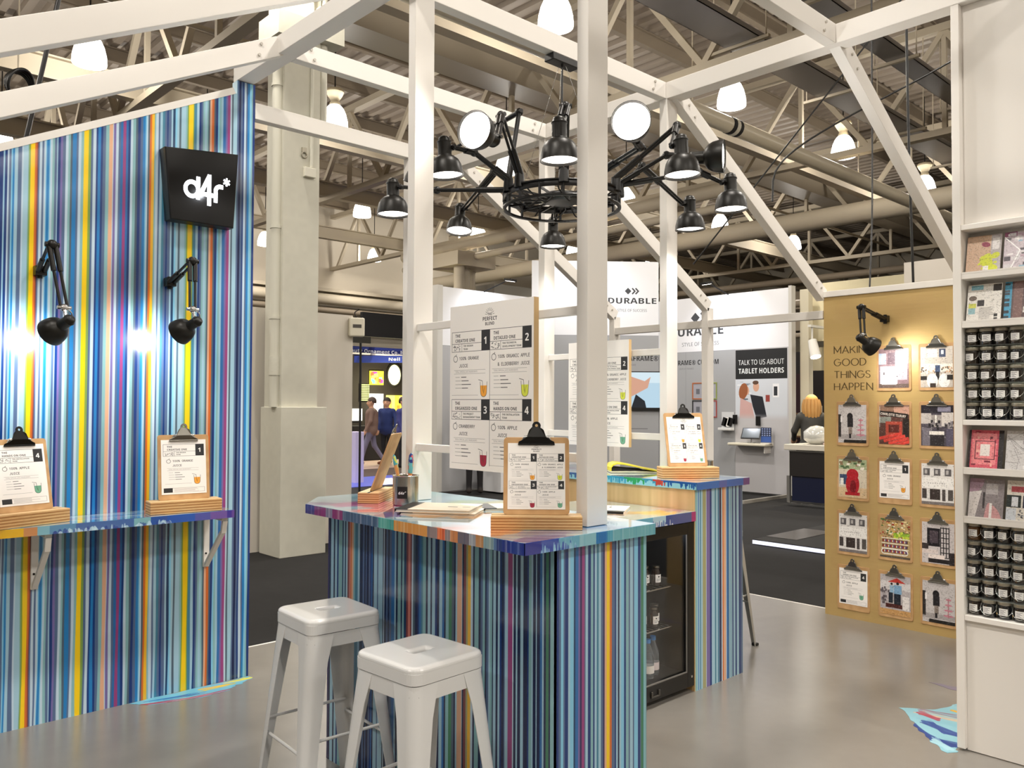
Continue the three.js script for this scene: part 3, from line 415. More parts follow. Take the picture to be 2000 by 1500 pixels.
  tiles: (x, w, h) => { rect(x, '#ded8cd', 0, 0, w, h); rect(x, '#b4434a', w * 0.12, h * 0.14, w * 0.42, h * 0.14); rect(x, '#16211f', 0, h * 0.36, w * 0.4, h * 0.3); rect(x, '#1b1a33', w * 0.45, h * 0.36, w * 0.55, h * 0.3); x.fillStyle = '#e07a6a'; x.beginPath(); x.ellipse(w * 0.66, h * 0.52, 34, 34, 0, 0, 7); x.fill(); rect(x, '#d9dde3', w * 0.14, h * 0.4, w * 0.18, h * 0.24); rect(x, '#cdd3db', 0, h * 0.68, w * 0.28, h * 0.32); for (let i = 0; i < 26; i++) rect(x, i % 2 ? '#3a3a3c' : '#b9b9bb', w * (0.3 + rnd() * 0.35), h * (0.7 + rnd() * 0.28), 14, 8); },
};
const photoMat = {};
const photo = (k) => photoMat[k] ?? (photoMat[k] = std(0xffffff, 0.35, 0, { map: canvas(256, 340, (x, w, h) => { PHOTO[k](x, w, h); for (let i = 0; i < 1100; i++) { x.globalAlpha = rr(0.04, 0.2); rect(x, rnd() < 0.55 ? '#15100e' : '#fffaf4', rnd() * w, rnd() * h, rr(1, 13), rr(1, 9)); } x.globalAlpha = 1; }) }));
const sheetMat = sheetTex.map((t) => std(0xffffff, 0.8, 0, { map: t })), menuMat = std(0xffffff, 0.7, 0, { map: menuTex });

// ---------------------------------------------------------------- clipboards
const roundRect = (w, h, r) => { const s = new THREE.Shape(); s.moveTo(-w / 2 + r, 0); s.lineTo(w / 2 - r, 0); s.quadraticCurveTo(w / 2, 0, w / 2, r); s.lineTo(w / 2, h - r); s.quadraticCurveTo(w / 2, h, w / 2 - r, h); s.lineTo(-w / 2 + r, h); s.quadraticCurveTo(-w / 2, h, -w / 2, h - r); s.lineTo(-w / 2, r); s.quadraticCurveTo(-w / 2, 0, -w / 2 + r, 0); return s; };
const CLIP = (() => {
  const s = new THREE.Shape(); s.moveTo(-0.066, 0); s.lineTo(0.066, 0); s.lineTo(0.064, 0.009); s.quadraticCurveTo(0.046, 0.016, 0.034, 0.026); s.lineTo(0.026, 0.05); s.quadraticCurveTo(0.022, 0.056, 0.014, 0.06); s.absarc(0, 0.068, 0.0145, -0.3, Math.PI + 0.3, false); s.quadraticCurveTo(-0.022, 0.056, -0.026, 0.05); s.lineTo(-0.034, 0.026); s.quadraticCurveTo(-0.046, 0.016, -0.064, 0.009); s.closePath();
  const hole = new THREE.Path(); hole.absarc(0, 0.069, 0.0065, 0, Math.PI * 2, true); s.holes.push(hole);
  const plate = new THREE.ExtrudeGeometry(s, { depth: 0.003, bevelEnabled: true, bevelSize: 0.0012, bevelThickness: 0.0012, bevelSegments: 1, curveSegments: 10 });
  const p = plate.attributes.position;                       // the plate bows forward over its spring
  for (let i = 0; i < p.count; i++) { const y = p.getY(i); p.setZ(i, p.getZ(i) + 0.014 * Math.sin(Math.min(1, Math.max(0, y / 0.06)) * Math.PI * 0.75)); }
  plate.computeVertexNormals();
  const lip = rod(V(-0.065, 0.002, 0.004), V(0.065, 0.002, 0.004), 0.004);
  const spring = [-1, 1].flatMap((s2) => [rod(V(s2 * 0.024, 0.028, 0.008), V(s2 * 0.046, 0.026, 0.008), 0.007, 0.006, 12), rod(V(s2 * 0.046, 0.026, 0.006), V(s2 * 0.052, 0.014, 0.004), 0.003)]);
  return { plate: join([plate, lip]), spring: [join(spring.slice(0, 2)), join(spring.slice(2))] };
})();
const boardGeo = {};
function clipboard(label, group, w, h, sheet, pos, turn, tilt = 0, dark = false, sh = 0.86, name = 'clipboard') {
  const t = thing(name, label, 'clipboard', pos, 0, group);
  t.rotation.order = 'YXZ'; t.rotation.set(-tilt, turn, 0);
  const key = w + 'x' + h;
  boardGeo[key] ??= clean(new THREE.ExtrudeGeometry(roundRect(w, h, 0.014), { depth: 0.004, bevelEnabled: true, bevelSize: 0.001, bevelThickness: 0.001, bevelSegments: 1 }));
  obj('board', boardGeo[key], M.hardboard, t);
  const s = obj('sheet', printCard(w * 0.88, h * sh), sheet, t); s.position.set(0, h * (0.925 - sh / 2), 0.0062);
  const k = w / 0.237;
  const c = obj('clip', CLIP.plate, dark ? M.clipDark : M.clipMetal, t); c.position.set(0, h * 0.905, 0.007); c.scale.setScalar(k);
  for (const g of CLIP.spring) obj('spring', g, M.chrome, c);
  return t;
}
{ // fourteen on the gold wall
  const zc = [-2.749, -2.448, -2.16], yc = [1.663, 1.263, 0.863, 0.463, 0.063];
  const rows = [[null, ['counter', 'clipboard with a pink shop counter photo beside the wall lamp'], ['showroom', 'clipboard with a bright showroom photo at the top right of the gold wall']],
    [['mannequin', 'clipboard with a mannequin photo under the gold wall lettering'], ['redshop', 'clipboard with a red shop interior photo and white shop sign'], ['lounge', 'clipboard with a dark lounge photo and pale stool']],
    [['statue', 'clipboard with a red statue photo on the gold wall'], [0, 'clipboard with the juice sheet numbered 1 in the middle of the gold wall'], ['shopfront', 'clipboard with a white shopfront photo in the right column beside the shelf unit']],
    [['shopfront', 'clipboard with a white shopfront photo in the left column of the gold wall'], ['market', 'clipboard with a food market photo'], ['doorway', 'clipboard with a doorway and pale sofa photo']],
    [[1, 'clipboard with the juice sheet numbered 4 in the lowest row of the gold wall'], ['shirts', 'clipboard with a blue shirts photo in the lowest row'], ['mannequin', 'clipboard with a mannequin photo in the lowest row beside the shelf unit']]];
  rows.forEach((r, i) => r.forEach((e, j) => e && clipboard(e[1], 'clipboards on the gold wall', 0.237, 0.323, typeof e[0] === 'number' ? sheetMat[e[0]] : photo(e[0]), [5.9785, yc[i], zc[j]], -Math.PI / 2, 0.012, false, typeof e[0] === 'number' ? 0.8 : 0.86)));
}
// wooden blocks with a slot; local +z is the front
function blockStand(label, L, pos, turn, h = 0.062, d = 0.11) {
  const t = thing('wooden_block_stand', label, 'stand', pos, turn, 'plywood blocks holding clipboards');
  const g = clean(rbx(-L / 2, L / 2, 0, h, -d / 2, d / 2, 0.002, 1));
  planarUV(g, (v) => v.x / 0.2, (v) => v.y / h);
  obj('block', g, M.plyEdge, t);
  obj('top_veneer', [bx(-L / 2 + 0.001, L / 2 - 0.001, h, h + 0.0015, -d / 2 + 0.001, -0.006), bx(-L / 2 + 0.001, L / 2 - 0.001, h, h + 0.0015, 0.006, d / 2 - 0.001)], M.plyFace, t);
  obj('slot', [bx(-L / 2 + 0.001, L / 2 - 0.001, h, h + 0.0005, -0.006, 0.006)], M.blackMatt, t);
  return t;
}
const fwd = (turn, d) => [Math.sin(turn) * d, Math.cos(turn) * d];
function standWithBoard(bl, cl, L, x, y, z, turn, tilt, w, h, sheet, dark, bh = 0.062, bd = 0.11) {
  blockStand(bl, L, [x, y, z], turn, bh, bd);
  clipboard(cl, 'clipboards standing in wooden blocks', w, h, sheet, [x, y + bh + 0.0015, z], turn, tilt, dark, sheet === menuMat ? 0.86 : 0.84);
}

// ================================================================ striped wall: shelf, sign, lamps
{
  const t = thing('wall_shelf', 'paint-dripped narrow bar shelf on white brackets along the striped wall', 'shelf');
  const topTex = canvas(1024, 128, (x, w, h) => {
    rect(x, '#5f9fc4', 0, 0, w, h); const C = ['#8fb9d6', '#3a5f9a', '#c7d9e6', '#2d3f86', '#79b3bb', '#f0c43a', '#b48ac4', '#e8edf2'];
    for (let i = 0; i < 60; i++) { x.globalAlpha = 0.7; x.strokeStyle = C[i % 8]; x.lineWidth = rr(4, 22); x.beginPath(); const a = rnd() * w, b = rnd() * h; x.moveTo(a, b); x.bezierCurveTo(a + 60, b + rr(-40, 40), a + 120, b + rr(-40, 40), a + rr(120, 260), b + rr(-30, 30)); x.stroke(); } x.globalAlpha = 1;
  });
  const x0 = -0.5, x1 = 1.93, zf = -4.225, y1 = 0.99, y0 = 0.95;
  obj('board', [planarUV(bx(x0, x1, y0, y1, -4.508, zf), (v) => (v.x - x0) / (x1 - x0), (v) => (v.z + 4.51) / 0.29)], std(0xffffff, 0.12, 0, { map: topTex, clearcoat: 1, clearcoatRoughness: 0.04 }), t);
  const edge = canvas(2048, 48, (x, w, h) => {
    const X = (v) => (v - x0) / (x1 - x0) * w; const seg = [[-0.5, '#35608f'], [0.1, '#8fb9c9'], [0.5, '#e7b414'], [0.945, '#c98a55'], [1.0, '#7fb3c4'], [1.05, '#5f8fb5'], [1.16, '#4a6aa5'], [1.42, '#7fb2bc'], [1.5, '#2f55a2'], [1.58, '#1f55b0'], [1.72, '#4a52a0'], [1.8, '#6a52a0'], [1.89, '#3a2f94'], [1.915, '#5b3f96']];
    seg.forEach(([a, c], i) => rect(x, c, X(a), 0, w, h));
    for (let i = 0; i < 60; i++) { const a = X(rr(1.06, 1.6)); x.fillStyle = i % 3 ? 'rgba(190,220,235,.75)' : 'rgba(40,60,140,.6)'; x.beginPath(); x.ellipse(a, h, rr(3, 9), rr(8, 28), 0, 0, 7); x.fill(); }
  });
  obj('edge_band', [planarUV(bx(x0, x1, y0, y1 - 0.001, zf, zf + 0.002), (v) => (v.x - x0) / (x1 - x0), (v) => (v.y - y0) / (y1 - y0))], std(0xffffff, 0.15, 0, { map: edge, clearcoat: 1, clearcoatRoughness: 0.05 }), t);
  for (const bxp of [1.055, 1.895]) {
    const b = new THREE.Group(); b.name = 'bracket'; t.add(b);
    obj('wall_leg', [rbx(bxp - 0.016, bxp + 0.016, 0.655, 0.948, -4.508, -4.49)], M.paint, b);
    obj('shelf_leg', [rbx(bxp - 0.016, bxp + 0.016, 0.93, 0.949, -4.49, -4.262)], M.paint, b);
    obj('brace', [bar(V(bxp, 0.665, -4.492), V(bxp, 0.87, -4.285), 0.026, 0.018, V(0, 1, 0), 0.002), bar(V(bxp, 0.865, -4.28), V(bxp, 0.932, -4.262), 0.026, 0.018, V(0, 1, 0), 0.002)], M.paint, b);
    obj('screw', [cyl(0.005, 0.005, 0.004).rotateX(Math.PI / 2).translate(bxp - 0.004, 0.73, -4.488)], M.clipDark, b);
  }
}
standWithBoard('plywood block at the left edge of the picture on the wall shelf', 'clipboard with juice sheet 4 standing on the left end of the wall shelf', 0.36, 0.97, 0.9905, -4.31, 0.3, 0.22, 0.255, 0.335, sheetMat[1], true);
standWithBoard('plywood block at the right end of the wall shelf', 'clipboard with juice sheet 1 standing at the right end of the wall shelf', 0.355, 1.7, 0.9905, -4.315, -0.12, 0.13, 0.255, 0.335, sheetMat[0], false);
function logoShapes() {                     // lettering d 4 r and a star, about 0.25 wide, as solid strokes
  const S = [], W = 0.021;
  const arc = (cx, cy, r, a0, a1) => { const s = new THREE.Shape(); s.absarc(cx, cy, r + W / 2, a0, a1, false); s.absarc(cx, cy, r - W / 2, a1, a0, true); s.closePath(); return s; };
  const line = (ax, ay, cx, cy, w = W) => { const dx = cx - ax, dy = cy - ay, L = Math.hypot(dx, dy), nx = -dy / L * w / 2, ny = dx / L * w / 2, s = new THREE.Shape(); s.moveTo(ax + nx, ay + ny); s.lineTo(cx + nx, cy + ny); s.lineTo(cx - nx, cy - ny); s.lineTo(ax - nx, ay - ny); s.closePath(); return s; };
  S.push(arc(0.048, 0.05, 0.037, 0, Math.PI * 2), line(0.085, 0, 0.085, 0.118));
  S.push(line(0.102, 0.036, 0.148, 0.128), line(0.094, 0.034, 0.176, 0.034), line(0.151, -0.022, 0.151, 0.14));
  S.push(line(0.19, 0.0, 0.19, 0.06), arc(0.215, 0.062, 0.025, Math.PI * 0.35, Math.PI), line(0.213, 0.087, 0.234, 0.087));
  for (let i = 0; i < 3; i++) { const a = i * Math.PI / 3 + 0.5; S.push(line(0.256 - Math.cos(a) * 0.021, 0.118 - Math.sin(a) * 0.021, 0.256 + Math.cos(a) * 0.021, 0.118 + Math.sin(a) * 0.021, 0.0085)); }
  return S;
}
{
  const t = thing('illuminated_sign', 'black tapered wall sign with glowing white lettering and star', 'sign', [0, 0, -4.508]);
  const s = new THREE.Shape(); s.moveTo(1.655, 2.535); s.lineTo(1.993, 2.536); s.lineTo(2.015, 2.943); s.lineTo(1.623, 2.904); s.closePath();
  obj('box', [new THREE.ExtrudeGeometry(s, { depth: 0.075, bevelEnabled: true, bevelSize: 0.006, bevelThickness: 0.006, bevelSegments: 2 })], std(0x090808, 0.3, 0, { specularIntensity: 0.6 }), t);
  const g = logoShapes().map((q) => new THREE.ExtrudeGeometry(q, { depth: 0.004, bevelEnabled: false }));
  const l = obj('lettering', [join(g).translate(0, 0, 0)], new THREE.MeshStandardMaterial({ color: 0xffffff, emissive: 0xf4f8ff, emissiveIntensity: 3.2 }), t);
  l.position.set(1.715, 2.655, 0.0815); l.scale.set(0.93, 1.05, 1); l.rotation.z = 0.0;
  const p = new THREE.PointLight(0xf4f8ff, 0.1); p.position.set(1.83, 2.7, 0.14); p.castShadow = true; t.add(p);
}
// ---------------------------------------------------------------- articulated lamps
const SHADE = lathe([[0.0, 0.2], [0.016, 0.199], [0.026, 0.193], [0.031, 0.182], [0.032, 0.176], [0.036, 0.174], [0.036, 0.168], [0.033, 0.166], [0.034, 0.105], [0.038, 0.1], [0.05, 0.094], [0.066, 0.08], [0.077, 0.058], [0.084, 0.028], [0.087, 0.0], [0.085, 0.0], [0.082, 0.026], [0.074, 0.056], [0.06, 0.078], [0.0, 0.09]], 32);
const BULB = lathe([[0, 0.004], [0.05, 0.005], [0.081, 0.012], [0.081, 0.016], [0, 0.018]], 28);
function lampHead(parent, p, dir, cd, cone = 1.15, size = 1) {
  const h = new THREE.Group(); h.name = 'lamp_head'; parent.add(h); h.position.copy(p); h.scale.setScalar(size);
  h.quaternion.setFromUnitVectors(V(0, -1, 0), dir.clone().normalize());
  obj('shade', SHADE, M.lampBlack, h); obj('bulb', BULB, M.glow, h);
  const L = new THREE.SpotLight(SPOT_WHITE, cd, 0, cone, 0.55); L.position.set(0, -0.015, 0); L.target.position.set(0, -1, 0); L.castShadow = true; L.shadow.radius = 3; h.add(L, L.target);
  return h;
}
function armRods(a, b, off, r = 0.007) {    // twin rods with a spring sleeve
  const u = off.clone().normalize().multiplyScalar(0.014), m = a.clone().lerp(b, 0.42);
  return [rod(a.clone().add(u), b.clone().add(u), r), rod(a.clone().sub(u), b.clone().sub(u), r), rod(a.clone().add(u), m.clone().add(u), r * 1.7), rod(a.clone().sub(u), m.clone().sub(u), r * 1.7)];
}
function knuckle(p, axis, r = 0.022) { const u = axis.clone().normalize().multiplyScalar(0.03); return [rod(p.clone().sub(u), p.clone().add(u), r * 0.5, r * 0.5, 12), new THREE.SphereGeometry(r, 12, 8).translate(p.x, p.y, p.z)]; }
function wallLamp(label, A, E, J, Sh, dir, wallN, cd) {
  const t = thing('wall_lamp', label, 'lamp', A.toArray(), 0, 'black articulated wall lamps');
  const q = (v) => v.clone().sub(A), off = V(wallN.z, 0, -wallN.x);
  obj('wall_clamp', [bar(q(A).addScaledVector(wallN, -0.018), q(A).addScaledVector(wallN, 0.03), 0.05, 0.045), rod(q(A).add(V(0, -0.035, 0)), q(A).add(V(0, 0.03, 0)), 0.012)], M.lampBlack, t);
  obj('arm', armRods(q(A).addScaledVector(wallN, 0.03), q(E), off), M.lampBlack, t);
  obj('joint', knuckle(q(E), off, 0.024), M.lampBlack, t);
  obj('arm', armRods(q(E), q(J), off), M.lampBlack, t);
  obj('joint', [...knuckle(q(J), off, 0.018), tube([q(J), q(J).add(V(0.02, -0.02, 0.03)), q(J).add(V(0.035, -0.05, 0.01))], 0.003)], M.chrome, t);
  const h = lampHead(t, q(Sh), dir, cd, 1.25, 0.76);
  const neck = q(Sh).addScaledVector(dir.clone().normalize(), -0.115);
  obj('neck', [rod(q(J), neck, 0.008)], M.chrome, t);
}
wallLamp('left black articulated lamp on the striped wall', V(1.053, 2.19, -4.492), V(1.045, 2.284, -4.25), V(1.085, 1.99, -4.19), V(1.045, 1.875, -4.25), V(-0.38, -0.42, -0.82), V(0, 0, 1), 1.0);
wallLamp('right black articulated lamp on the striped wall beneath the sign', V(1.675, 2.2, -4.492), V(1.699, 2.287, -4.25), V(1.675, 2.03, -4.18), V(1.635, 1.912, -4.25), V(-0.38, -0.42, -0.82), V(0, 0, 1), 0.8);
wallLamp('black articulated lamp on the gold wall over the lettering', V(5.962, 2.175, -2.5), V(5.7, 2.242, -2.553), V(5.66, 2.045, -2.525), V(5.7, 1.955, -2.465), V(0.72, -0.5, 0.45), V(-1, 0, 0), 0.6);

// ================================================================ the bar
{
  const bar1 = thing('bar_counter', 'island bar body wrapped in multicoloured vertical stripes', 'bar');
  const a = stripeSkin(STRIPES_BAR, 'z', 1, false, 0, 0.02), b = stripeSkin(STRIPES_BAR_FRONT, 'x', 1, false, 0.02, 0.02), c = stripeSkin(STRIPES_TIER, 'x', 1, false, 0, 0.05);
  obj('striped_side', [a.uv(bx(1.915, 1.93, 0, 1.096, -3.24, -1.842))], a.m, bar1);
  obj('striped_front', [b.uv(bx(1.915, 2.372, 0, 1.096, -1.854, -1.84))], b.m, bar1);
  obj('inner_panel', [bx(2.358, 2.372, 0, 1.096, -3.24, -1.856), bx(1.93, 2.358, 0, 1.096, -3.24, -3.226)], M.birch, bar1);
  obj('fridge_surround', [bx(2.95, 2.97, 0, 0.92, -3.25, -2.66), bx(3.27, 3.288, 0, 0.92, -3.25, -2.66), bx(2.97, 3.27, 0, 0.92, -2.68, -2.66), bx(2.97, 3.82, 0, 0.92, -3.27, -3.25)], M.birch, bar1);
  obj('tier_front', [c.uv(bx(3.832, 4.305, 0, 1.09, -2.652, -2.638))], c.m, bar1);
  obj('tier_side', [bx(3.832, 3.846, 0, 1.09, -4.0, -2.653), bx(3.826, 3.832, 0, 1.09, -2.66, -2.64)], M.birch, bar1);
  const back = stripeSkin(STRIPES_BAR, 'z', 1, false, 0, 0.1);
  obj('tier_back', [back.uv(bx(4.29, 4.305, 0, 1.09, -4.0, -2.653)), bx(3.846, 4.29, 0, 1.09, -4.0, -3.985)], back.m, bar1);
}
function paintTop(x, w, h, strokes, base) {
  rect(x, base, 0, 0, w, h);
  for (const [u, v, c, n, len, wid, ang] of strokes) for (let i = 0; i < n; i++) {
    x.globalAlpha = rr(0.35, 0.8); x.strokeStyle = c; x.lineWidth = rr(wid * 0.3, wid); x.lineCap = 'round';
    const a = u * w + rr(-1, 1) * len * 0.35, b = v * h + rr(-1, 1) * len * 0.35, t = ang + rr(-0.35, 0.35), l = rr(len * 0.5, len);
    x.beginPath(); x.moveTo(a, b); x.quadraticCurveTo(a + Math.cos(t) * l * 0.5 + rr(-20, 20), b + Math.sin(t) * l * 0.5 + rr(-20, 20), a + Math.cos(t) * l, b + Math.sin(t) * l); x.stroke();
  }
  x.globalAlpha = 1;
}
const gloss = (map) => std(0xffffff, 0.1, 0, { map, clearcoat: 1, clearcoatRoughness: 0.03 });
{
  const t = thing('bar_worktop', 'glossy paint-swirled worktop of the near bar with a clipped far corner', 'worktop');
  const K = 0.7217, x0 = 1.735, z1 = -1.803, y0 = 1.097, th = 0.038;
  const pts = [[x0, z1], [2.372, z1], [2.446, -2.66], [2.43, -3.322], [1.907, -3.322], [x0, -3.118]];
  // u: x 1.73..2.45, v: z -3.33..-1.80
  const U = (X) => (X - 1.73) / 0.73, W = (z) => (z + 3.33) / 1.53;
  const S = [['#7fb4c6', 2.8, -4.4, 30], ['#5a4a9a', 2.48, -4.3, 16], ['#b04f9a', 2.55, -4.15, 30], ['#cf5f8f', 2.65, -3.95, 36], ['#d9798f', 2.5, -3.85, 26], ['#8f6fae', 2.5, -3.6, 20], ['#7fc6cf', 3.15, -4.25, 40], ['#a9dbe2', 3.25, -3.95, 30], ['#e9e48a', 3.2, -3.65, 30], ['#bfe09a', 3.05, -3.75, 18], ['#e2a05a', 2.62, -3.45, 30], ['#e8b27a', 2.75, -3.3, 24], ['#dfe9ef', 2.65, -3.0, 46], ['#b9d3e6', 2.85, -3.0, 40], ['#d98a5a', 2.45, -2.75, 18], ['#c9683f', 2.43, -3.05, 12], ['#6a86c0', 2.6, -2.62, 26], ['#2c3f95', 2.45, -2.55, 18], ['#4f8fc9', 2.95, -2.6, 30], ['#8fc3dc', 3.15, -2.62, 30], ['#f4f6f8', 3.2, -2.85, 26]].map(([c, X, z, n]) => [U(X * K), W(z * K), c, n, 150, 40, rr(-0.6, 0.9)]);
  const tex = canvas(704, 1472, (x, w, h) => { paintTop(x, w, h, S, '#9cc3d4'); });
  const g = planarUV(clean(slab(pts, th)).translate(0, y0, 0), (v) => U(v.x), (v) => 1 - W(v.z));
  obj('top', [g], gloss(tex), t);
  const edgeL = canvas(2048, 64, (x, w, h) => {
    const X = (z) => (z * K + 3.118) / 1.315 * w;
    [[-4.33, '#3c3280'], [-4.218, '#8a3c7c'], [-4.094, '#8c86a4'], [-4.024, '#8a3a76'], [-3.918, '#4a5f80'], [-3.574, '#4fa39a'], [-3.438, '#db9648'], [-3.164, '#8f7a78'], [-3.085, '#dc5a28'], [-3.028, '#7d6a66'], [-2.99, '#c97f48'], [-2.934, '#6a5f68'], [-2.855, '#a9abb0'], [-2.809, '#c08a58'], [-2.757, '#93b4bd'], [-2.689, '#5d7fb0'], [-2.67, '#1a2a80']].forEach(([z, c]) => rect(x, c, X(z), 0, w, h));
    for (let i = 0; i < 90; i++) { x.globalAlpha = 0.18; rect(x, rnd() < 0.5 ? '#fff' : '#22304a', rnd() * w, 0, rr(2, 16), h); } x.globalAlpha = 1;
  });
  obj('edge_band', [planarUV(bx(x0 - 0.002, x0, y0, y0 + th - 0.001, -3.118, z1 + 0.002), (v) => (v.z + 3.118) / 1.315, (v) => (v.y - y0) / th)], gloss(edgeL), t);
  const edgeF = canvas(1024, 64, (x, w, h) => {
    const X = (v) => (v * K - x0) / 0.637 * w;
    [[2.4, '#14228a'], [2.5, '#2c49a5'], [2.607, '#69aac6'], [2.738, '#86bccb'], [2.851, '#0d6fb9'], [2.929, '#4fa3c0'], [2.965, '#6fb0bc']].forEach(([z, c]) => rect(x, c, X(z), 0, w, h));
    for (let i = 0; i < 46; i++) { x.fillStyle = i % 2 ? 'rgba(150,200,225,.8)' : 'rgba(30,60,160,.7)'; x.beginPath(); x.ellipse(X(rr(2.5, 2.72)), h, rr(2, 8), rr(10, 50), 0, 0, 7); x.fill(); }
    for (let i = 0; i < 40; i++) { x.globalAlpha = 0.25; rect(x, rnd() < 0.5 ? '#b9dbe6' : '#2f86b0', X(rr(2.62, 3.28)), 0, rr(2, 9), h); } x.globalAlpha = 1;
  });
  obj('edge_band', [planarUV(bx(x0 - 0.002, 2.373, y0, y0 + th - 0.001, z1, z1 + 0.002), (v) => (v.x - x0) / 0.637, (v) => (v.y - y0) / th)], gloss(edgeF), t);
}
{
  const t = thing('fridge_worktop', 'low paint-swirled worktop over the fridge between the bar and the raised tier', 'worktop');
  const U = (X) => (X - 2.9) / 0.93, W = (z) => (z + 3.4) / 0.77;
  const S = [['#f4f6f8', 3.3, -2.8, 20], ['#e6d07a', 3.55, -2.78, 22], ['#f0b23a', 3.6, -2.7, 12], ['#8fb9b4', 3.65, -3.1, 40], ['#9a6f9a', 3.75, -2.72, 16], ['#b5c9c4', 3.5, -3.25, 30], ['#c9a27a', 3.4, -2.9, 14], ['#d98a7a', 3.78, -2.85, 8]].map(([c, X, z, n]) => [U(X), W(z), c, n, 130, 34, rr(-0.6, 0.9)]);
  const tex = canvas(768, 640, (x, w, h) => paintTop(x, w, h, S, '#a9c3c6'));
  obj('top', [planarUV(bx(2.9, 3.83, 0.922, 0.975, -3.4, -2.637), (v) => U(v.x), (v) => 1 - W(v.z))], gloss(tex), t);
  const edgeR = canvas(1024, 64, (x, w, h) => {
    const X = (v) => (v - 2.9) / 0.93 * w;
    [[2.9, '#6fa9c0'], [3.45, '#a9c4d0'], [3.56, '#44528a'], [3.79, '#a12d70']].forEach(([z, c]) => rect(x, c, X(z), 0, w, h));
    for (let i = 0; i < 22; i++) { x.fillStyle = i % 2 ? 'rgba(225,225,220,.8)' : 'rgba(70,90,150,.7)'; x.beginPath(); x.ellipse(X(rr(3.44, 3.62)), h, rr(3, 9), rr(10, 46), 0, 0, 7); x.fill(); }
  });
  obj('edge_band', [planarUV(bx(2.9, 3.83, 0.922, 0.974, -2.637, -2.634), (v) => (v.x - 2.9) / 0.93, (v) => (v.y - 0.922) / 0.053)], gloss(edgeR), t);
}
{
  const t = thing('upper_worktop', 'raised worktop behind the low bar with dripping paint on its edge', 'worktop');
  const U = (X) => (X - 3.8) / 0.56, W = (z) => (z + 4.0) / 1.4;
  const S = [['#5b4aa0', 4.0, -3.5, 30], ['#7fb7c9', 4.05, -3.3, 26], ['#a9d98a', 4.0, -3.1, 26], ['#c9e2a0', 4.1, -3.05, 20], ['#d98f72', 3.95, -2.8, 26], ['#b9d3e0', 4.2, -2.85, 36], ['#4f8fd0', 4.15, -2.7, 26], ['#6a4a9a', 4.0, -3.8, 40]].map(([c, X, z, n]) => [U(X), W(z), c, n, 110, 30, rr(-0.5, 0.8)]);
  const tex = canvas(512, 1024, (x, w, h) => paintTop(x, w, h, S, '#a9c3cf'));
  obj('top', [planarUV(bx(3.82, 4.352, 1.091, 1.132, -4.02, -2.622), (v) => U(v.x), (v) => 1 - W(v.z))], gloss(tex), t);
  const drip = canvas(1024, 64, (x, w, h) => {
    rect(x, '#8cc8d8', 0, 0, w, h); const X = (z) => (z + 4.02) / 1.398 * w;
    const run = (z0, z1, c, n) => { for (let i = 0; i < n; i++) { const a = X(rr(z0, z1)), l = rr(18, 66), wd = rr(4, 11); x.fillStyle = c; x.fillRect(a - wd / 2, 0, wd, l * 0.7); x.beginPath(); x.ellipse(a, l * 0.7, wd / 2, l * 0.3, 0, 0, 7); x.fill(); rect(x, c, a - wd * 2, 0, wd * 4, rr(8, 20)); } };
    run(-4.02, -3.3, '#35609c', 60); run(-3.3, -3.06, '#3f9cc0', 26); run(-3.1, -2.98, '#2f9a5a', 22); run(-2.98, -2.88, '#3f8fb0', 12); run(-2.9, -2.83, '#b8473a', 10); run(-2.85, -2.62, '#24569c', 20);
  });
  obj('edge_band', [planarUV(bx(3.817, 3.82, 1.091, 1.131, -4.02, -2.62), (v) => (v.z + 4.02) / 1.398, (v) => (v.y - 1.091) / 0.041)], gloss(drip), t);
  const ef = canvas(256, 32, (x, w, h) => { const X = (v) => (v - 3.82) / 0.532 * w; [[3.82, '#1262b2'], [4.035, '#3f56a0'], [4.113, '#1b5cae'], [4.285, '#57307c']].forEach(([z, c]) => rect(x, c, X(z), 0, w, h)); });
  obj('edge_band', [planarUV(bx(3.817, 4.352, 1.091, 1.131, -2.622, -2.619), (v) => (v.x - 3.82) / 0.532, (v) => (v.y - 1.091) / 0.041)], gloss(ef), t);
}
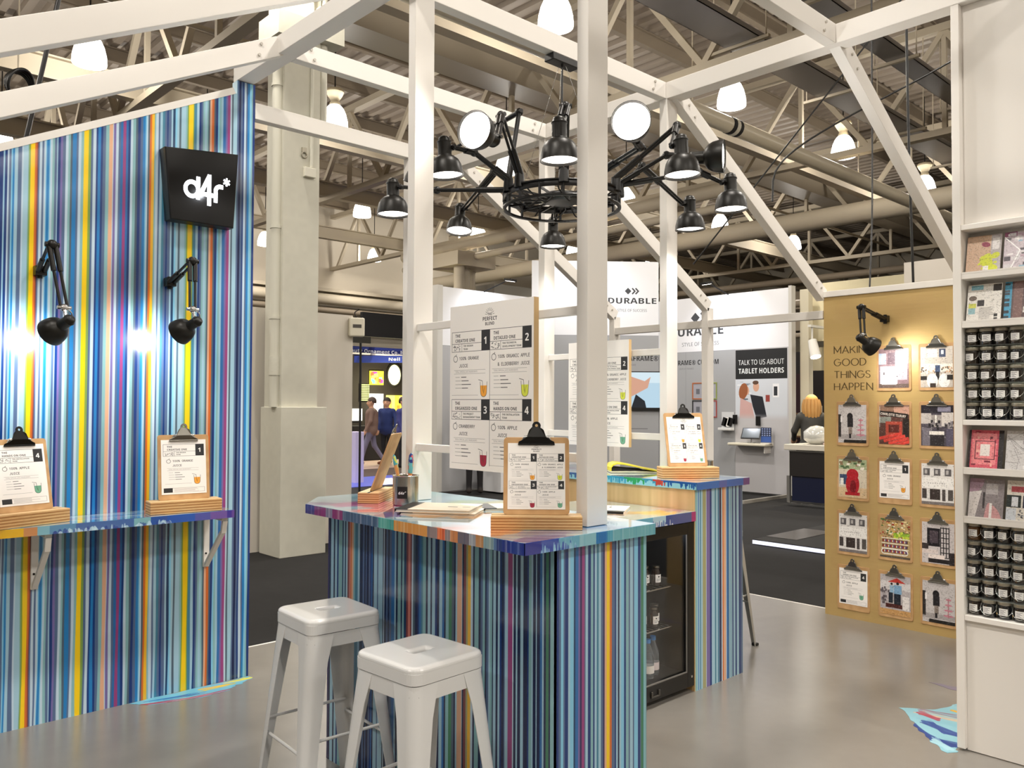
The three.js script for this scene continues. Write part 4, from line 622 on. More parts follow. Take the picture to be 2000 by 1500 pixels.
// ---------------------------------------------------------------- fridge and bottles
{
  const t = thing('drinks_fridge', 'black glass-door drinks fridge built in under the bar', 'fridge');
  const x0 = 3.295, x1 = 3.822, z0 = -3.16, zf = -2.68;
  obj('cabinet', [bx(x0, x0 + 0.02, 0.03, 0.918, z0, zf), bx(x1 - 0.02, x1, 0.03, 0.918, z0, zf), bx(x0, x1, 0.03, 0.1, z0, zf), bx(x0, x1, 0.89, 0.918, z0, zf), bx(x0 + 0.02, x1 - 0.02, 0.1, 0.89, z0, z0 + 0.02), bx(x0 + 0.03, x1 - 0.03, 0.0, 0.03, z0, zf - 0.06)], std(0x1b1b1c, 0.4), t);
  const d = new THREE.Group(); d.name = 'door'; t.add(d);
  obj('door_frame', [rbx(x0, x0 + 0.06, 0.035, 0.917, zf + 0.002, -2.64), rbx(x1 - 0.06, x1, 0.035, 0.917, zf + 0.002, -2.64), rbx(x0 + 0.06, x1 - 0.06, 0.035, 0.115, zf + 0.002, -2.64), rbx(x0 + 0.06, x1 - 0.06, 0.855, 0.917, zf + 0.002, -2.64)], M.black, d);
  obj('pane', [bx(x0 + 0.058, x1 - 0.058, 0.113, 0.857, -2.66, -2.655)], M.glassPane, d);
  obj('seal', [bx(x0 + 0.06, x1 - 0.06, 0.115, 0.121, -2.648, -2.643), bx(x1 - 0.066, x1 - 0.06, 0.121, 0.855, -2.648, -2.643)], std(0x8c8a86, 0.4, 0.5), d);
  obj('lock', [cyl(0.007, 0.007, 0.006, 0, 0, 0, 14).rotateX(Math.PI / 2).translate(x1 - 0.03, 0.09, -2.637)], M.chrome, d);
  obj('handle_clip', [rbx(3.44, 3.45, 0.055, 0.085, -2.64, -2.632, 0.002), rbx(3.5, 3.51, 0.055, 0.085, -2.64, -2.632, 0.002), rbx(3.44, 3.51, 0.052, 0.06, -2.64, -2.634, 0.002)], std(0x55524e, 0.4, 0.5), d);
  for (const y of [0.36, 0.575]) {
    const s = obj('shelf', [bx(x0 + 0.025, x1 - 0.12, y, y + 0.006, -2.71, -2.7), bx(x0 + 0.025, x1 - 0.12, y, y + 0.006, -3.12, -3.11)], M.chrome, t);
    for (let i = 0; i < 12; i++) obj('wire', [rod(V(x0 + 0.03 + i * 0.034, y + 0.003, -3.115), V(x0 + 0.03 + i * 0.034, y + 0.003, -2.705), 0.002, 0.002, 6)], M.chrome, s);
  }
  obj('inner_light', [bx(x0 + 0.05, x1 - 0.05, 0.875, 0.888, -2.72, -2.70)], new THREE.MeshStandardMaterial({ color: 0xffffff, emissive: 0xdfeaff, emissiveIntensity: 0.6 }), t);
  const L = new THREE.PointLight(0xdfeaff, 0.05); L.position.set(3.56, 0.855, -2.73); L.castShadow = true; t.add(L);
}
{
  const juice = lathe([[0, 0], [0.024, 0], [0.026, 0.004], [0.026, 0.07], [0.022, 0.08], [0.0195, 0.086], [0.0195, 0.094], [0, 0.094]], 18), lid = cyl(0.022, 0.022, 0.012, 0, 0.1, 0, 18), lab = new THREE.CylinderGeometry(0.0265, 0.0265, 0.042, 14, 1, true, -0.75, 1.5).translate(0, 0.04, 0);
  const dark = std(0x241812, 0.12, 0, { clearcoat: 1 }), amber = std(0xc98a1c, 0.15, 0, { clearcoat: 1 });
  const labTex = canvas(64, 64, (x) => { rect(x, '#f1efec', 0, 0, 64, 64); rect(x, '#222', 24, 12, 14, 12); rect(x, '#777', 12, 34, 40, 3); rect(x, '#777', 12, 42, 40, 3); rect(x, '#777', 12, 50, 30, 3); });
  const labM = std(0xffffff, 0.7, 0, { map: labTex, side: THREE.DoubleSide });
  const mk = (x, y, z, m, label, group) => { const t = thing('juice_bottle', label, 'bottle', [x, y, z], rr(-0.3, 0), group); obj('glass', juice, m, t); obj('lid', lid, M.clipMetal, t); obj('label', lab, labM, t); };
  const ord = ['leftmost', 'second', 'third', 'fourth', 'fifth', 'rightmost'];
  [3.40, 3.46, 3.52, 3.58, 3.64].forEach((x, i) => mk(x, 0.582, -2.76 - (i % 2) * 0.03, dark, `dark juice bottle, ${i === 4 ? 'rightmost' : ord[i] + ' from left'} on the fridge's top shelf`, 'juice bottles on the top fridge shelf'));
  [3.39, 3.44, 3.5, 3.55, 3.605, 3.66].forEach((x, i) => mk(x, 0.367, -2.75 - (i % 2) * 0.035, i === 2 ? amber : dark, i === 2 ? 'amber juice bottle among dark ones on the fridge middle shelf' : `dark juice bottle, ${i === 5 ? 'rightmost' : ord[i] + ' from left'} on the fridge's middle shelf`, 'juice bottles on the middle fridge shelf'));
  const water = lathe([[0, 0], [0.03, 0], [0.033, 0.006], [0.033, 0.1], [0.03, 0.13], [0.016, 0.165], [0.0135, 0.185], [0, 0.185]], 20), cap = cyl(0.0155, 0.0155, 0.02, 0, 0.195, 0, 16), wl = cyl(0.0337, 0.0337, 0.04, 0, 0.05, 0, 20);
  const pet = new THREE.MeshPhysicalMaterial({ color: 0xdfeaf2, roughness: 0.05, transmission: 0.9, thickness: 0.06, ior: 1.33 });
  [3.43, 3.5, 3.57, 3.64].forEach((x, i) => { const t = thing('water_bottle', `clear water bottle with blue cap, ${['leftmost', 'second from left', 'third from left', 'rightmost'][i]} on the fridge floor`, 'bottle', [x, 0.101, -2.76 - (i % 2) * 0.02], 0, 'water bottles on the fridge floor'); obj('bottle', water, pet, t); obj('cap', cap, std(0x3f7fc0, 0.4), t); obj('label', wl, i % 2 ? std(0xe9dcdc, 0.6) : M.paper, t); });
}
// ---------------------------------------------------------------- stools
function legLoft(sx, sz) {
  const H = 0.702, rings = [], N = 7;
  for (let k = 0; k <= N; k++) {
    const t = k / N, y = H * (1 - t), c = 0.1512 + (0.212 - 0.1512) * t, fl = 0.088 + (0.04 - 0.088) * Math.pow(t, 0.8) + (k === 0 ? 0.01 : 0), r = 0.04 - 0.014 * t, th = 0.003;
    const out = [], inn = [];
    out.push([c - fl, c]); for (let i = 0; i <= 5; i++) { const a = Math.PI / 2 * (1 - i / 5); out.push([c - r + Math.cos(a) * r, c - r + Math.sin(a) * r]); } out.push([c, c - fl]);
    inn.push([c - th, c - fl]); for (let i = 0; i <= 5; i++) { const a = Math.PI / 2 * (i / 5); inn.push([c - r + Math.cos(a) * (r - th), c - r + Math.sin(a) * (r - th)]); } inn.push([c - fl, c - th]);
    rings.push([...out, ...inn].map(([x, z]) => V(sx * x, y, sz * z)));
  }
  const P = [], m = rings[0].length, q = (a, b, c2, d) => P.push(a, b, c2, a, c2, d);
  for (let k = 0; k < N; k++) for (let i = 0; i < m; i++) q(rings[k][i], rings[k + 1][i], rings[k + 1][(i + 1) % m], rings[k][(i + 1) % m]);
  const g = new THREE.BufferGeometry().setFromPoints(P); g.computeVertexNormals(); return toCreasedNormals(clean(g), 0.7);
}
const stoolGeo = (() => {
  const sq = (h, r) => { const s = new THREE.Shape(); s.moveTo(-h + r, -h); s.lineTo(h - r, -h); s.quadraticCurveTo(h, -h, h, -h + r); s.lineTo(h, h - r); s.quadraticCurveTo(h, h, h - r, h); s.lineTo(-h + r, h); s.quadraticCurveTo(-h, h, -h, h - r); s.lineTo(-h, -h + r); s.quadraticCurveTo(-h, -h, -h + r, -h); return s; };
  const hole = (s, a, b, r) => { const p = new THREE.Path(); p.moveTo(-a + r, -b); p.lineTo(a - r, -b); p.quadraticCurveTo(a, -b, a, -b + r); p.lineTo(a, b - r); p.quadraticCurveTo(a, b, a - r, b); p.lineTo(-a + r, b); p.quadraticCurveTo(-a, b, -a, b - r); p.lineTo(-a, -b + r); p.quadraticCurveTo(-a, -b, -a + r, -b); s.holes.push(p); return s; };
  const top = clean(new THREE.ExtrudeGeometry(hole(sq(0.136, 0.032), 0.05, 0.029, 0.02), { depth: 0.004, bevelEnabled: true, bevelSize: 0.017, bevelThickness: 0.013, bevelSegments: 5, curveSegments: 8 })).rotateX(-Math.PI / 2).translate(0, 0.743, 0);
  // the extrude bevel also narrows the hole, which leaves the small grip slot
  const skirt = clean(new THREE.ExtrudeGeometry(hole(sq(0.153, 0.045), 0.149, 0.149, 0.042), { depth: 0.034, bevelEnabled: false, curveSegments: 8 })).rotateX(-Math.PI / 2).translate(0, 0.707, 0);
  const apron = clean(new THREE.ExtrudeGeometry(hole(sq(0.1505, 0.04), 0.147, 0.147, 0.038), { depth: 0.049, bevelEnabled: false, curveSegments: 8 })).rotateX(-Math.PI / 2).translate(0, 0.655, 0);
  const legs = [[-1, -1], [-1, 1], [1, -1], [1, 1]].map(([a, b]) => legLoft(a, b));
  const foot = [[-1, -1], [-1, 1], [1, -1], [1, 1]].map(([a, b]) => rbx(a * 0.2 - 0.018, a * 0.2 + 0.018, 0, 0.016, b * 0.2 - 0.018, b * 0.2 + 0.018, 0.004, 1));
  return { top, skirt, apron, legs, foot };
})();
function stool(label, x, z, turn, mat = M.steelWhite) {
  const t = thing('bar_stool', label, 'stool', [x, 0, z], turn, 'metal bar stools');
  const s = obj('seat', [stoolGeo.top, stoolGeo.skirt], mat, t);
  obj('slot_shade', [rbx(-0.045, 0.045, 0.738, 0.744, -0.022, 0.022, 0.002)], std(0x17140f, 0.8), s);  // black plate closes the hole, its colour standing in for the shade inside
  obj('apron', stoolGeo.apron, mat, t);
  stoolGeo.legs.forEach((g, i) => { const l = obj('leg', g, mat, t); obj('foot', stoolGeo.foot[i], M.blackMatt, l); });
  const c = (y) => 0.148 + (0.212 - 0.148) * (1 - y / 0.702) - 0.012;
  for (const [y, ax] of [[0.33, 0], [0.33, 1], [0.28, 2], [0.28, 3]]) { const k = c(y), a = [V(-k, y, -k), V(k, y, -k)], b = [V(-k, y, k), V(k, y, k)], e = [V(-k, y, -k), V(-k, y, k)], f2 = [V(k, y, -k), V(k, y, k)], q = [a, b, e, f2][ax]; obj('stretcher', [rod(q[0], q[1], 0.006)], mat, t); }
  obj('under_brace', [bar(V(-0.14, 0.668, -0.14), V(0.14, 0.668, 0.14), 0.03, 0.012), bar(V(-0.14, 0.668, 0.14), V(0.14, 0.668, -0.14), 0.03, 0.012)], M.blackMatt, t);
}
stool('white metal bar stool nearest the viewer', 1.625, -2.175, 0.06);
stool('white metal bar stool farther back, beside the striped bar', 1.69, -2.855, -0.06);
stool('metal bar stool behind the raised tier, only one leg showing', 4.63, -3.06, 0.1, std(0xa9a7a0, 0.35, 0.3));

// ---------------------------------------------------------------- things on the bar
const TOP = 1.1355;
standWithBoard('plywood block on the near corner of the bar', 'clipboard with the four-juice menu on the near corner of the bar', 0.305, 1.974, TOP, -1.995, -0.765, 0.2, 0.222, 0.262, menuMat, true, 0.044, 0.085);
standWithBoard('plywood block seen end-on beside the metal tin', 'clipboard seen edge-on beside the metal tin', 0.26, 2.03, TOP, -3.04, -2.42, 0.36, 0.18, 0.26, sheetMat[1], false, 0.044, 0.09);
standWithBoard('plywood block on the raised tier of the bar', 'clipboard with the four-juice menu on the raised tier', 0.34, 4.05, 1.133, -2.84, -0.62, 0.3, 0.237, 0.323, menuMat, true);
const tinLabel = canvas(128, 160, (x, w, h) => { rect(x, '#0d0c0c', 0, 0, w, h); x.fillStyle = '#f2f0ee'; x.font = 'bold 50px sans-serif'; x.fillText('d4r', 16, 104); x.font = 'bold 30px sans-serif'; x.fillText('*', 96, 86); });
function tin(label, x, y, z, r, h, turn, brushes) {
  const t = thing('paint_tin', label, 'tin', [x, y, z], turn, 'bare metal paint tins');
  obj('body', [lathe([[0, 0.002], [r - 0.003, 0], [r, 0.003], [r, h - 0.004], [r + 0.0025, h - 0.002], [r + 0.0025, h], [r - 0.006, h], [r - 0.006, h - 0.006], [r - 0.002, h - 0.008], [r - 0.002, 0.004], [0, 0.004]], 40)], std(0xb9b6b0, 0.22, 0.95), t);
  const n = new THREE.CylinderGeometry(r + 0.0008, r + 0.0008, h * 0.4, 16, 1, true, -0.42, 0.84).translate(0, h * 0.44, 0);
  obj('label', [n], std(0xffffff, 0.5, 0, { map: tinLabel, side: THREE.DoubleSide }), t);
}
tin('metal paint tin with black label holding two painted brushes', 2.035, TOP, -2.83, 0.053, 0.122, -0.9);
tin('small metal tin behind the clipboard on the raised tier', 4.27, 1.133, -2.86, 0.04, 0.09, -1.2);
for (const [label, dx, dz, lx, lz, c] of [['painted brush handle leaning left in the metal tin', -0.03, 0.02, -0.055, -0.02, ['#4fb0b8', '#e0a05a', '#d8dc5a', '#2f5f9a']], ['painted brush handle standing upright in the metal tin', 0.03, -0.01, 0.03, -0.02, ['#2b3f8a', '#6fc0c9', '#f0a060', '#d9605a']]]) {
  const bt = canvas(64, 256, (x, w, h) => { rect(x, c[0], 0, 0, w, h); c.forEach((k, i) => rect(x, k, 0, h * (0.15 + i * 0.2), w, h * 0.22)); for (let i = 0; i < 40; i++) rect(x, c[i % 4], rnd() * w, rnd() * h, 10, rr(8, 40)); });
  const t = thing('brush', label, 'brush', [2.035 + dx * 0.7, TOP + 0.005, -2.83 + dz * 0.7], 0, 'painted brushes');
  const a = V(0, 0, 0), b = V(lx * 0.74, 0.21, lz * 0.74), m = a.clone().lerp(b, 0.72), [mat4, L] = along(a, b);
  const hg = clean(lathe([[0, 0], [0.009, 0.002], [0.01, 0.1], [0.018, 0.19], [0.02, 0.23], [0.014, 0.268], [0, 0.282]], 14)); hg.scale(0.8, 0.74, 0.42);
  obj('handle', [hg.translate(0, -0.105, 0).rotateX(Math.PI / 2).applyMatrix4(mat4)], std(0xffffff, 0.3, 0, { map: bt }), t);
}
const coverTex = canvas(256, 256, (x, w, h) => { rect(x, '#e4d8c4', 0, 0, w, h); for (let i = 0; i < 300; i++) { x.globalAlpha = 0.08; rect(x, '#b09a78', rnd() * w, rnd() * h, rr(2, 10), 2); } x.globalAlpha = 1; rect(x, '#3a352f', w * 0.62, h * 0.5, 34, 16); rect(x, '#6a6258', w * 0.82, h * 0.5, 26, 10); });
const coverM = std(0xffffff, 0.7, 0, { map: coverTex });
function book(label, x, y, z, turn, w, d, h) {
  const t = thing('book', label, 'book', [x, y, z], turn, 'cream notebooks on the bar');
  obj('pages', [bx(-w / 2 + 0.004, w / 2 - 0.004, 0.002, h - 0.002, -d / 2 + 0.004, d / 2 - 0.004)], std(0xd9d5cc, 0.9), t);
  obj('cover', [planarUV(rbx(-w / 2 + 0.05, w / 2, h - 0.002, h, -d / 2, d / 2, 0.0008, 1), (v) => v.x / w + 0.5, (v) => 0.5 - v.z / d), bx(-w / 2, w / 2, 0, 0.002, -d / 2, d / 2)], coverM, t);
  obj('spine', [rbx(-w / 2, -w / 2 + 0.05, h - 0.0022, h + 0.0004, -d / 2, d / 2, 0.0008, 1), bx(-w / 2 - 0.001, -w / 2 + 0.002, 0, h, -d / 2, d / 2)], M.black, t);
}
book('lower cream notebook with black spine under another by the bar edge', 2.008, TOP, -2.535, -0.93, 0.29, 0.22, 0.009);
book('upper cream notebook with black spine on the bar', 1.995, TOP + 0.0095, -2.548, -0.949, 0.29, 0.22, 0.012);
book('cream notebook lying behind the near clipboard', 2.27, TOP, -2.47, -0.5, 0.21, 0.16, 0.01);
book('cream notebook on the low worktop over the fridge', 3.5, 0.976, -2.98, 0.55, 0.28, 0.21, 0.01);
{ // yellow magazine whose cover pages stand up in a curl
  const t = thing('magazine', 'yellow magazine with its pages curling up on the raised tier', 'magazine', [4.13, 1.133, -3.32], -0.72);
  const ext = (pts, d) => { const s = new THREE.Shape(); pts.forEach(([x, y], i) => (i ? s.lineTo(x, y) : s.moveTo(x, y))); return new THREE.ExtrudeGeometry(s, { depth: d, bevelEnabled: false }).translate(0, 0, -d / 2); };
  const out = [[0.16, 0.012], [0.08, 0.026], [0, 0.044], [-0.07, 0.058], [-0.11, 0.061], [-0.135, 0.052], [-0.148, 0.034], [-0.15, 0.012]], inn = [[-0.144, 0.012], [-0.142, 0.032], [-0.13, 0.046], [-0.108, 0.054], [-0.07, 0.051], [0, 0.038], [0.08, 0.02], [0.16, 0.006]];
  obj('curled_pages', [ext([...out, ...inn], 0.2)], std(0xe6d628, 0.45), t);
  obj('lower_pages', [ext([[0.16, 0.001], [0.16, 0.0055], [0.0, 0.012], [-0.15, 0.0105], [-0.15, 0.001]], 0.205)], std(0xd9d2b4, 0.7), t);
  obj('hollow_shade', [ext([[-0.14, 0.0108], [-0.02, 0.0122], [0.06, 0.017], [-0.02, 0.022], [-0.1, 0.03], [-0.138, 0.028]], 0.19)], std(0x17120f, 0.6), t);  // black wedge stands in for the darkness under the curled cover
}
// ---------------------------------------------------------------- menu boards
for (const [label, x, z0, z1, y0, y1] of [['four-juice menu board between the two front posts', 2.1145, -2.638, -2.154, 1.294, 1.947], ['four-juice menu board half hidden behind the tall front post', 4.06, -3.8, -3.287, 1.29, 1.965]]) {
  const t = thing('menu_board', label, 'menu board', [x, y0, (z0 + z1) / 2], 0, 'juice menu boards');
  const w = z1 - z0, h = y1 - y0;
  obj('board', [bx(0.0015, 0.026, 0, h, -w / 2, w / 2)], M.birch, t);
  obj('print', [printCard(w, h, 0.0015).rotateY(-Math.PI / 2).translate(0, h / 2, 0)], menuMat, t);
}

// ================================================================ chandelier
{
  const C = V(3.18, 2.62, -3.03), t = thing('chandelier', 'black spider chandelier of articulated desk lamps on a ring', 'chandelier', C.toArray());
  const q = (x, y, z) => V(x, y, z).sub(C);
  obj('canopy', [rbx(-0.1, 0.1, 0.745, 0.783, -0.035, 0.035, 0.004)], M.black, t);
  obj('cable', [rod(V(0, 0.75, 0), V(0, 0.02, 0), 0.006)], M.black, t);
  for (let k = 0; k < 3; k++) { const a = k * 2.094 + 0.4; obj('hanging_wire', [rod(V(Math.cos(a) * 0.02, 0.75, Math.sin(a) * 0.02), V(Math.cos(a) * 0.3, 0.05, Math.sin(a) * 0.3), 0.0015, 0.0015, 6)], M.chrome, t); }
  const band = (r0, r1, y0, y1) => lathe([[r0, y0], [r1, y0], [r1, y1], [r0, y1], [r0, y0]], 64);
  obj('ring', [band(0.302, 0.31, 0.02, 0.05), band(0.292, 0.316, 0.048, 0.056), band(0.296, 0.314, -0.03, -0.018)], M.black, t);
  obj('hub', [lathe([[0, 0.05], [0.1, 0.05], [0.11, 0.04], [0.11, 0.015], [0.08, 0.005], [0, 0.004]], 40)], M.black, t);
  for (let k = 0; k < 16; k++) { const a = k * Math.PI / 8; obj('spoke', [bar(V(Math.cos(a) * 0.1, 0.02, Math.sin(a) * 0.1), V(Math.cos(a) * 0.304, 0.02, Math.sin(a) * 0.304), 0.01, 0.01), bar(V(Math.cos(a) * 0.306, -0.025, Math.sin(a) * 0.306), V(Math.cos(a) * 0.306, 0.05, Math.sin(a) * 0.306), 0.01, 0.01)], M.black, t); }
  const wig = []; for (let k = 0; k < 10; k++) { const a = k * 0.63 + 0.2, b = a + 0.35; wig.push(tube([V(Math.cos(a) * 0.13, 0.02, Math.sin(a) * 0.13), V(Math.cos(a + 0.1) * 0.2, -0.03, Math.sin(a + 0.1) * 0.2), V(Math.cos(b) * 0.25, 0.02, Math.sin(b) * 0.25), V(Math.cos(b) * 0.3, 0.05, Math.sin(b) * 0.3)], 0.004, 16, 6)); }
  obj('wiring', wig, M.blackMatt, t);
  const lamps = [ // rim centre, direction, elbow
    [q(2.354, 2.769, -2.782), V(-0.95, -0.02, 0.3), q(2.75, 2.995, -3.04)],
    [q(2.535, 2.68, -3.203), V(0.05, -1, 0.05), q(2.72, 2.84, -3.21)],
    [q(2.542, 2.565, -3.667), V(0, -1, 0.03), q(2.83, 2.75, -3.66)],
    [q(3.471, 2.7, -4.245), V(-0.15, -1, 0.12), q(3.265, 2.94, -3.66)],
    [q(2.635, 2.63, -2.524), V(0.02, -1, 0), q(2.8, 2.95, -2.645)],
    [q(3.929, 2.6, -3.823), V(0, -1, 0), q(3.74, 2.86, -3.6)],
    [q(2.753, 2.765, -2.219), V(-0.86, 0.02, 0.51), q(3.1, 2.775, -2.44)],
    [q(3.249, 2.64, -2.307), V(0.02, -1, 0.04), q(3.39, 2.945, -2.44)],
    [q(3.75, 2.86, -2.4), V(0.45, -0.03, 0.9), q(3.52, 2.86, -2.6)],
    [q(3.866, 2.6, -2.432), V(0, -1, 0.03), q(3.685, 2.785, -2.51)],
    [q(4.033, 2.575, -2.81), V(0.03, -1, 0), q(3.58, 2.86, -2.81)],
    [q(2.93, 2.86, -3.98), V(-0.1, -0.9, -0.3), q(2.95, 3.08, -3.12)],
  ];
  lamps.forEach(([p, d, e], i) => {
    const a = Math.atan2(e.z, e.x), b = V(Math.cos(a) * 0.304, 0.06, Math.sin(a) * 0.304), dn = d.clone().normalize(), top = p.clone().addScaledVector(dn, -0.14), side = V(-Math.sin(a), 0, Math.cos(a));
    const out = V(Math.cos(a), 0, Math.sin(a)), joint = top.clone().addScaledVector(out, -0.045).add(V(0, 0.01, 0));
    obj('clamp', [cyl(0.024, 0.028, 0.07, b.x, b.y + 0.01, b.z, 14)], M.black, t);
    obj('arm', armRods(b.clone().add(V(0, 0.04, 0)), e, side, 0.0075), M.black, t);
    obj('joint', knuckle(e, side, 0.022), M.black, t);
    obj('arm', armRods(e, joint, side, 0.0075), M.black, t);
    obj('joint', knuckle(joint, side, 0.015), M.black, t);
    obj('neck', [rod(joint, top, 0.007)], M.chrome, t);
    lampHead(t, p, d, 1.6, 1.2);
  });
}

// ================================================================ display shelf unit at right
{
  const t = thing('display_unit', 'tall white wall unit with narrow picture ledges and jar bays', 'shelf unit');
  const xf = 4.075, xb = 4.19, z0 = -1.36, z1 = 1.4;
  obj('side_panel', [rbx(4.062, 4.24, 0.012, 3.404, -1.395, -1.36, 0.002, 1)], M.paint, t);
  obj('side_panel', [rbx(4.062, 4.24, 0.012, 3.404, z1, z1 + 0.035, 0.002, 1)], M.paint, t);
  obj('back_panel', [bx(xb, xb + 0.02, 0.62, 2.36, z0, z1)], std(0xd9d5cf, 0.6), t);
  obj('lower_panel', [bx(4.088, 4.11, 0.004, 0.588, z0, z1)], M.paint, t);
  obj('upper_panel', [bx(4.105, 4.13, 2.38, 3.404, z0, z1)], M.paint, t);
  const tops = [2.38, 2.155, 1.933, 1.492, 1.27, 1.05, 0.612];
  for (const y of tops) obj('shelf', [rbx(xf - 0.01, xb, y - 0.024, y, z0, z1, 0.002, 1)], M.paint, t);
  for (const y of [2.155, 1.933, 1.27, 1.05]) obj('ledge_lip', [bx(xf - 0.01, xf - 0.004, y, y + 0.008, z0, z1)], M.paint, t);
  const acr = new THREE.MeshPhysicalMaterial({ color: 0xf4f8f6, roughness: 0.05, transmission: 0.92, thickness: 0, ior: 1.49 });
  for (const b of [1.492, 0.612]) for (let k = 1; k < 5; k++) obj('acrylic_shelf', [bx(xf, xb, b + k * 0.084 - 0.0025, b + k * 0.084, z0, z1)], acr, t);
}
{
  const names = { 2.155: ['splash', 'collage'], 1.933: ['newsletter', 'bluebrown'], 1.27: ['pinkcover', 'greyscale'], 1.05: ['rosegrey', 'tiles'] };
  const lbl = { splash: 'brochure with yellow paint splash cover', collage: 'brochure with pale purple collage cover', newsletter: 'white newsletter with cyan print', bluebrown: 'brochure with brown and blue cover', pinkcover: 'pink brochure with black spine', greyscale: 'grey drawing brochure', rosegrey: 'grey and rose brochure', tiles: 'brochure with six small pictures' };
  const z = [-1.28, -1.127];
  for (const [y, ks] of Object.entries(names)) ks.forEach((k, i) => {
    const t = thing('brochure', lbl[k] + ' on the white ledge', 'brochure', [4.09, +y + 0.0005, z[i]], 0, 'brochures on the white ledges');
    t.rotation.order = 'YXZ'; t.rotation.set(-0.24, -Math.PI / 2, 0);
    obj('pages', [bx(-0.07, 0.07, 0, 0.178, -0.004, -0.0005)], M.paper, t);
    obj('cover', [printCard(0.142, 0.18, 0.001).translate(0, 0.09, 0)], photo(k), t);
  });
}
{ // little jars with wire handles
  const glass = lathe([[0, 0], [0.026, 0], [0.029, 0.004], [0.029, 0.052], [0.026, 0.058], [0.026, 0.062], [0, 0.062]], 20), lid = lathe([[0, 0.078], [0.026, 0.078], [0.0295, 0.075], [0.0295, 0.064], [0.027, 0.061], [0, 0.061]], 20);
  const lab = new THREE.CylinderGeometry(0.0295, 0.0295, 0.03, 10, 1, true, -0.62, 1.24).translate(0, 0.033, 0);
  const wire = tube([V(-0.031, 0.056, 0), V(-0.029, 0.03, 0.018), V(0, 0.012, 0.034), V(0.029, 0.03, 0.018), V(0.031, 0.056, 0)], 0.0013, 20, 5);
  const lt = canvas(64, 64, (x) => { rect(x, '#efeeec', 0, 0, 64, 64); for (let i = 0; i < 5; i++) rect(x, '#55525a', 8, 10 + i * 10, 44 - (i * 13) % 22, 4); });
  const lm = std(0xffffff, 0.7, 0, { map: lt, side: THREE.DoubleSide }), gm = [0x1d1a1a, 0x241d18, 0x1a1c20, 0x5a3a1c, 0x2c2a1e].map((c) => std(c, 0.08, 0, { clearcoat: 1, clearcoatRoughness: 0.04 })), lidM = std(0xa9a294, 0.25, 0.6);
  const rowN = ['top row', 'second row', 'third row', 'fourth row', 'bottom row'], colN = ['first', 'second', 'third', 'fourth', 'fifth'];
  for (const [b, bay] of [[1.492, 'upper jar bay'], [0.612, 'lower jar bay']]) for (let r = 0; r < 5; r++) for (let c = 0; c < 4; c++) {
    const t = thing('wire_handle_jar', `dark jar, ${colN[c]} from the left in the ${rowN[r]} of the ${bay}`, 'jar', [4.118 + rr(-0.006, 0.006), b + (4 - r) * 0.084 + 0.0005, -1.333 + c * 0.061 + rr(-0.0015, 0.0015)], -Math.PI / 2 + rr(-0.3, 0.3), 'jars in the ' + bay);
    obj('jar', glass, gm[Math.floor(rr(0, 5) * rr(0.4, 1))], t); obj('lid', lid, lidM, t); obj('label', lab, lm, t); obj('wire_handle', wire, M.chrome, t);
  }
}
// ---------------------------------------------------------------- floor vinyls: cut outline, printed paint
function splash(label, pts, paint) {
  const xs = pts.map((p) => p[0]), zs = pts.map((p) => p[1]), X0 = Math.min(...xs) - 0.02, X1 = Math.max(...xs) + 0.02, Z0 = Math.min(...zs) - 0.02, Z1 = Math.max(...zs) + 0.02;
  const s = new THREE.Shape(), v = [], c = [...pts, pts[0]];
  for (let i = 0; i + 1 < c.length; i++) for (let k = 0; k < 4; k++) { const t = k / 4, j = k ? rr(-0.012, 0.012) : 0; v.push(new THREE.Vector2(c[i][0] + (c[i + 1][0] - c[i][0]) * t + j, -(c[i][1] + (c[i + 1][1] - c[i][1]) * t) - j * 0.7)); }
  s.setFromPoints(new THREE.SplineCurve([...v, v[0]]).getPoints(v.length * 3));
  const tex = canvas(768, 512, (x, w, h) => { const P = (a, b) => [(a - X0) / (X1 - X0) * w, (b - Z0) / (Z1 - Z0) * h]; rect(x, paint[0][0], 0, 0, w, h);
    for (const [col, list, n, wd] of paint) for (let i = 0; i < n; i++) { x.strokeStyle = col; x.globalAlpha = rr(0.55, 1); x.lineWidth = rr(wd * 0.25, wd); x.lineCap = 'round'; x.beginPath(); list.forEach(([a, b], q) => { const [px, py] = P(a + rr(-0.03, 0.03), b + rr(-0.02, 0.02)); q ? x.lineTo(px, py) : x.moveTo(px, py); }); x.stroke(); } x.globalAlpha = 1; });
  const t = thing('floor_sticker', label, 'sticker', [0, 0.0004, 0]);
  obj('vinyl', [planarUV(clean(new THREE.ExtrudeGeometry(s, { depth: 0.0008, bevelEnabled: false })).rotateX(-Math.PI / 2), (q) => (q.x - X0) / (X1 - X0), (q) => 1 - (q.z - Z0) / (Z1 - Z0))], std(0xffffff, 0.35, 0, { map: tex }), t);
}
splash('colourful paint-splash floor sticker at the foot of the striped wall', [[1.5, -4.5], [1.58, -4.41], [1.7, -4.375], [1.83, -4.34], [1.96, -4.35], [2.0, -4.385], [2.08, -4.42], [2.16, -4.47], [2.15, -4.503], [1.8, -4.505]],
  [['#6fb3c9', [[1.55, -4.48], [2.0, -4.45]], 6, 60], ['#a8404f', [[1.52, -4.45], [1.75, -4.37], [1.98, -4.35]], 8, 16], ['#1f6fb0', [[1.6, -4.46], [1.8, -4.42]], 6, 22], ['#27478f', [[1.65, -4.43], [1.85, -4.41]], 5, 14], ['#f0bd1c', [[1.88, -4.45], [2.02, -4.44]], 8, 50], ['#e8d42e', [[2.02, -4.47], [2.15, -4.48]], 8, 40], ['#c9d3dc', [[1.9, -4.49], [2.12, -4.45]], 3, 6], ['#d98f9c', [[1.6, -4.4], [1.9, -4.36]], 3, 8]]);
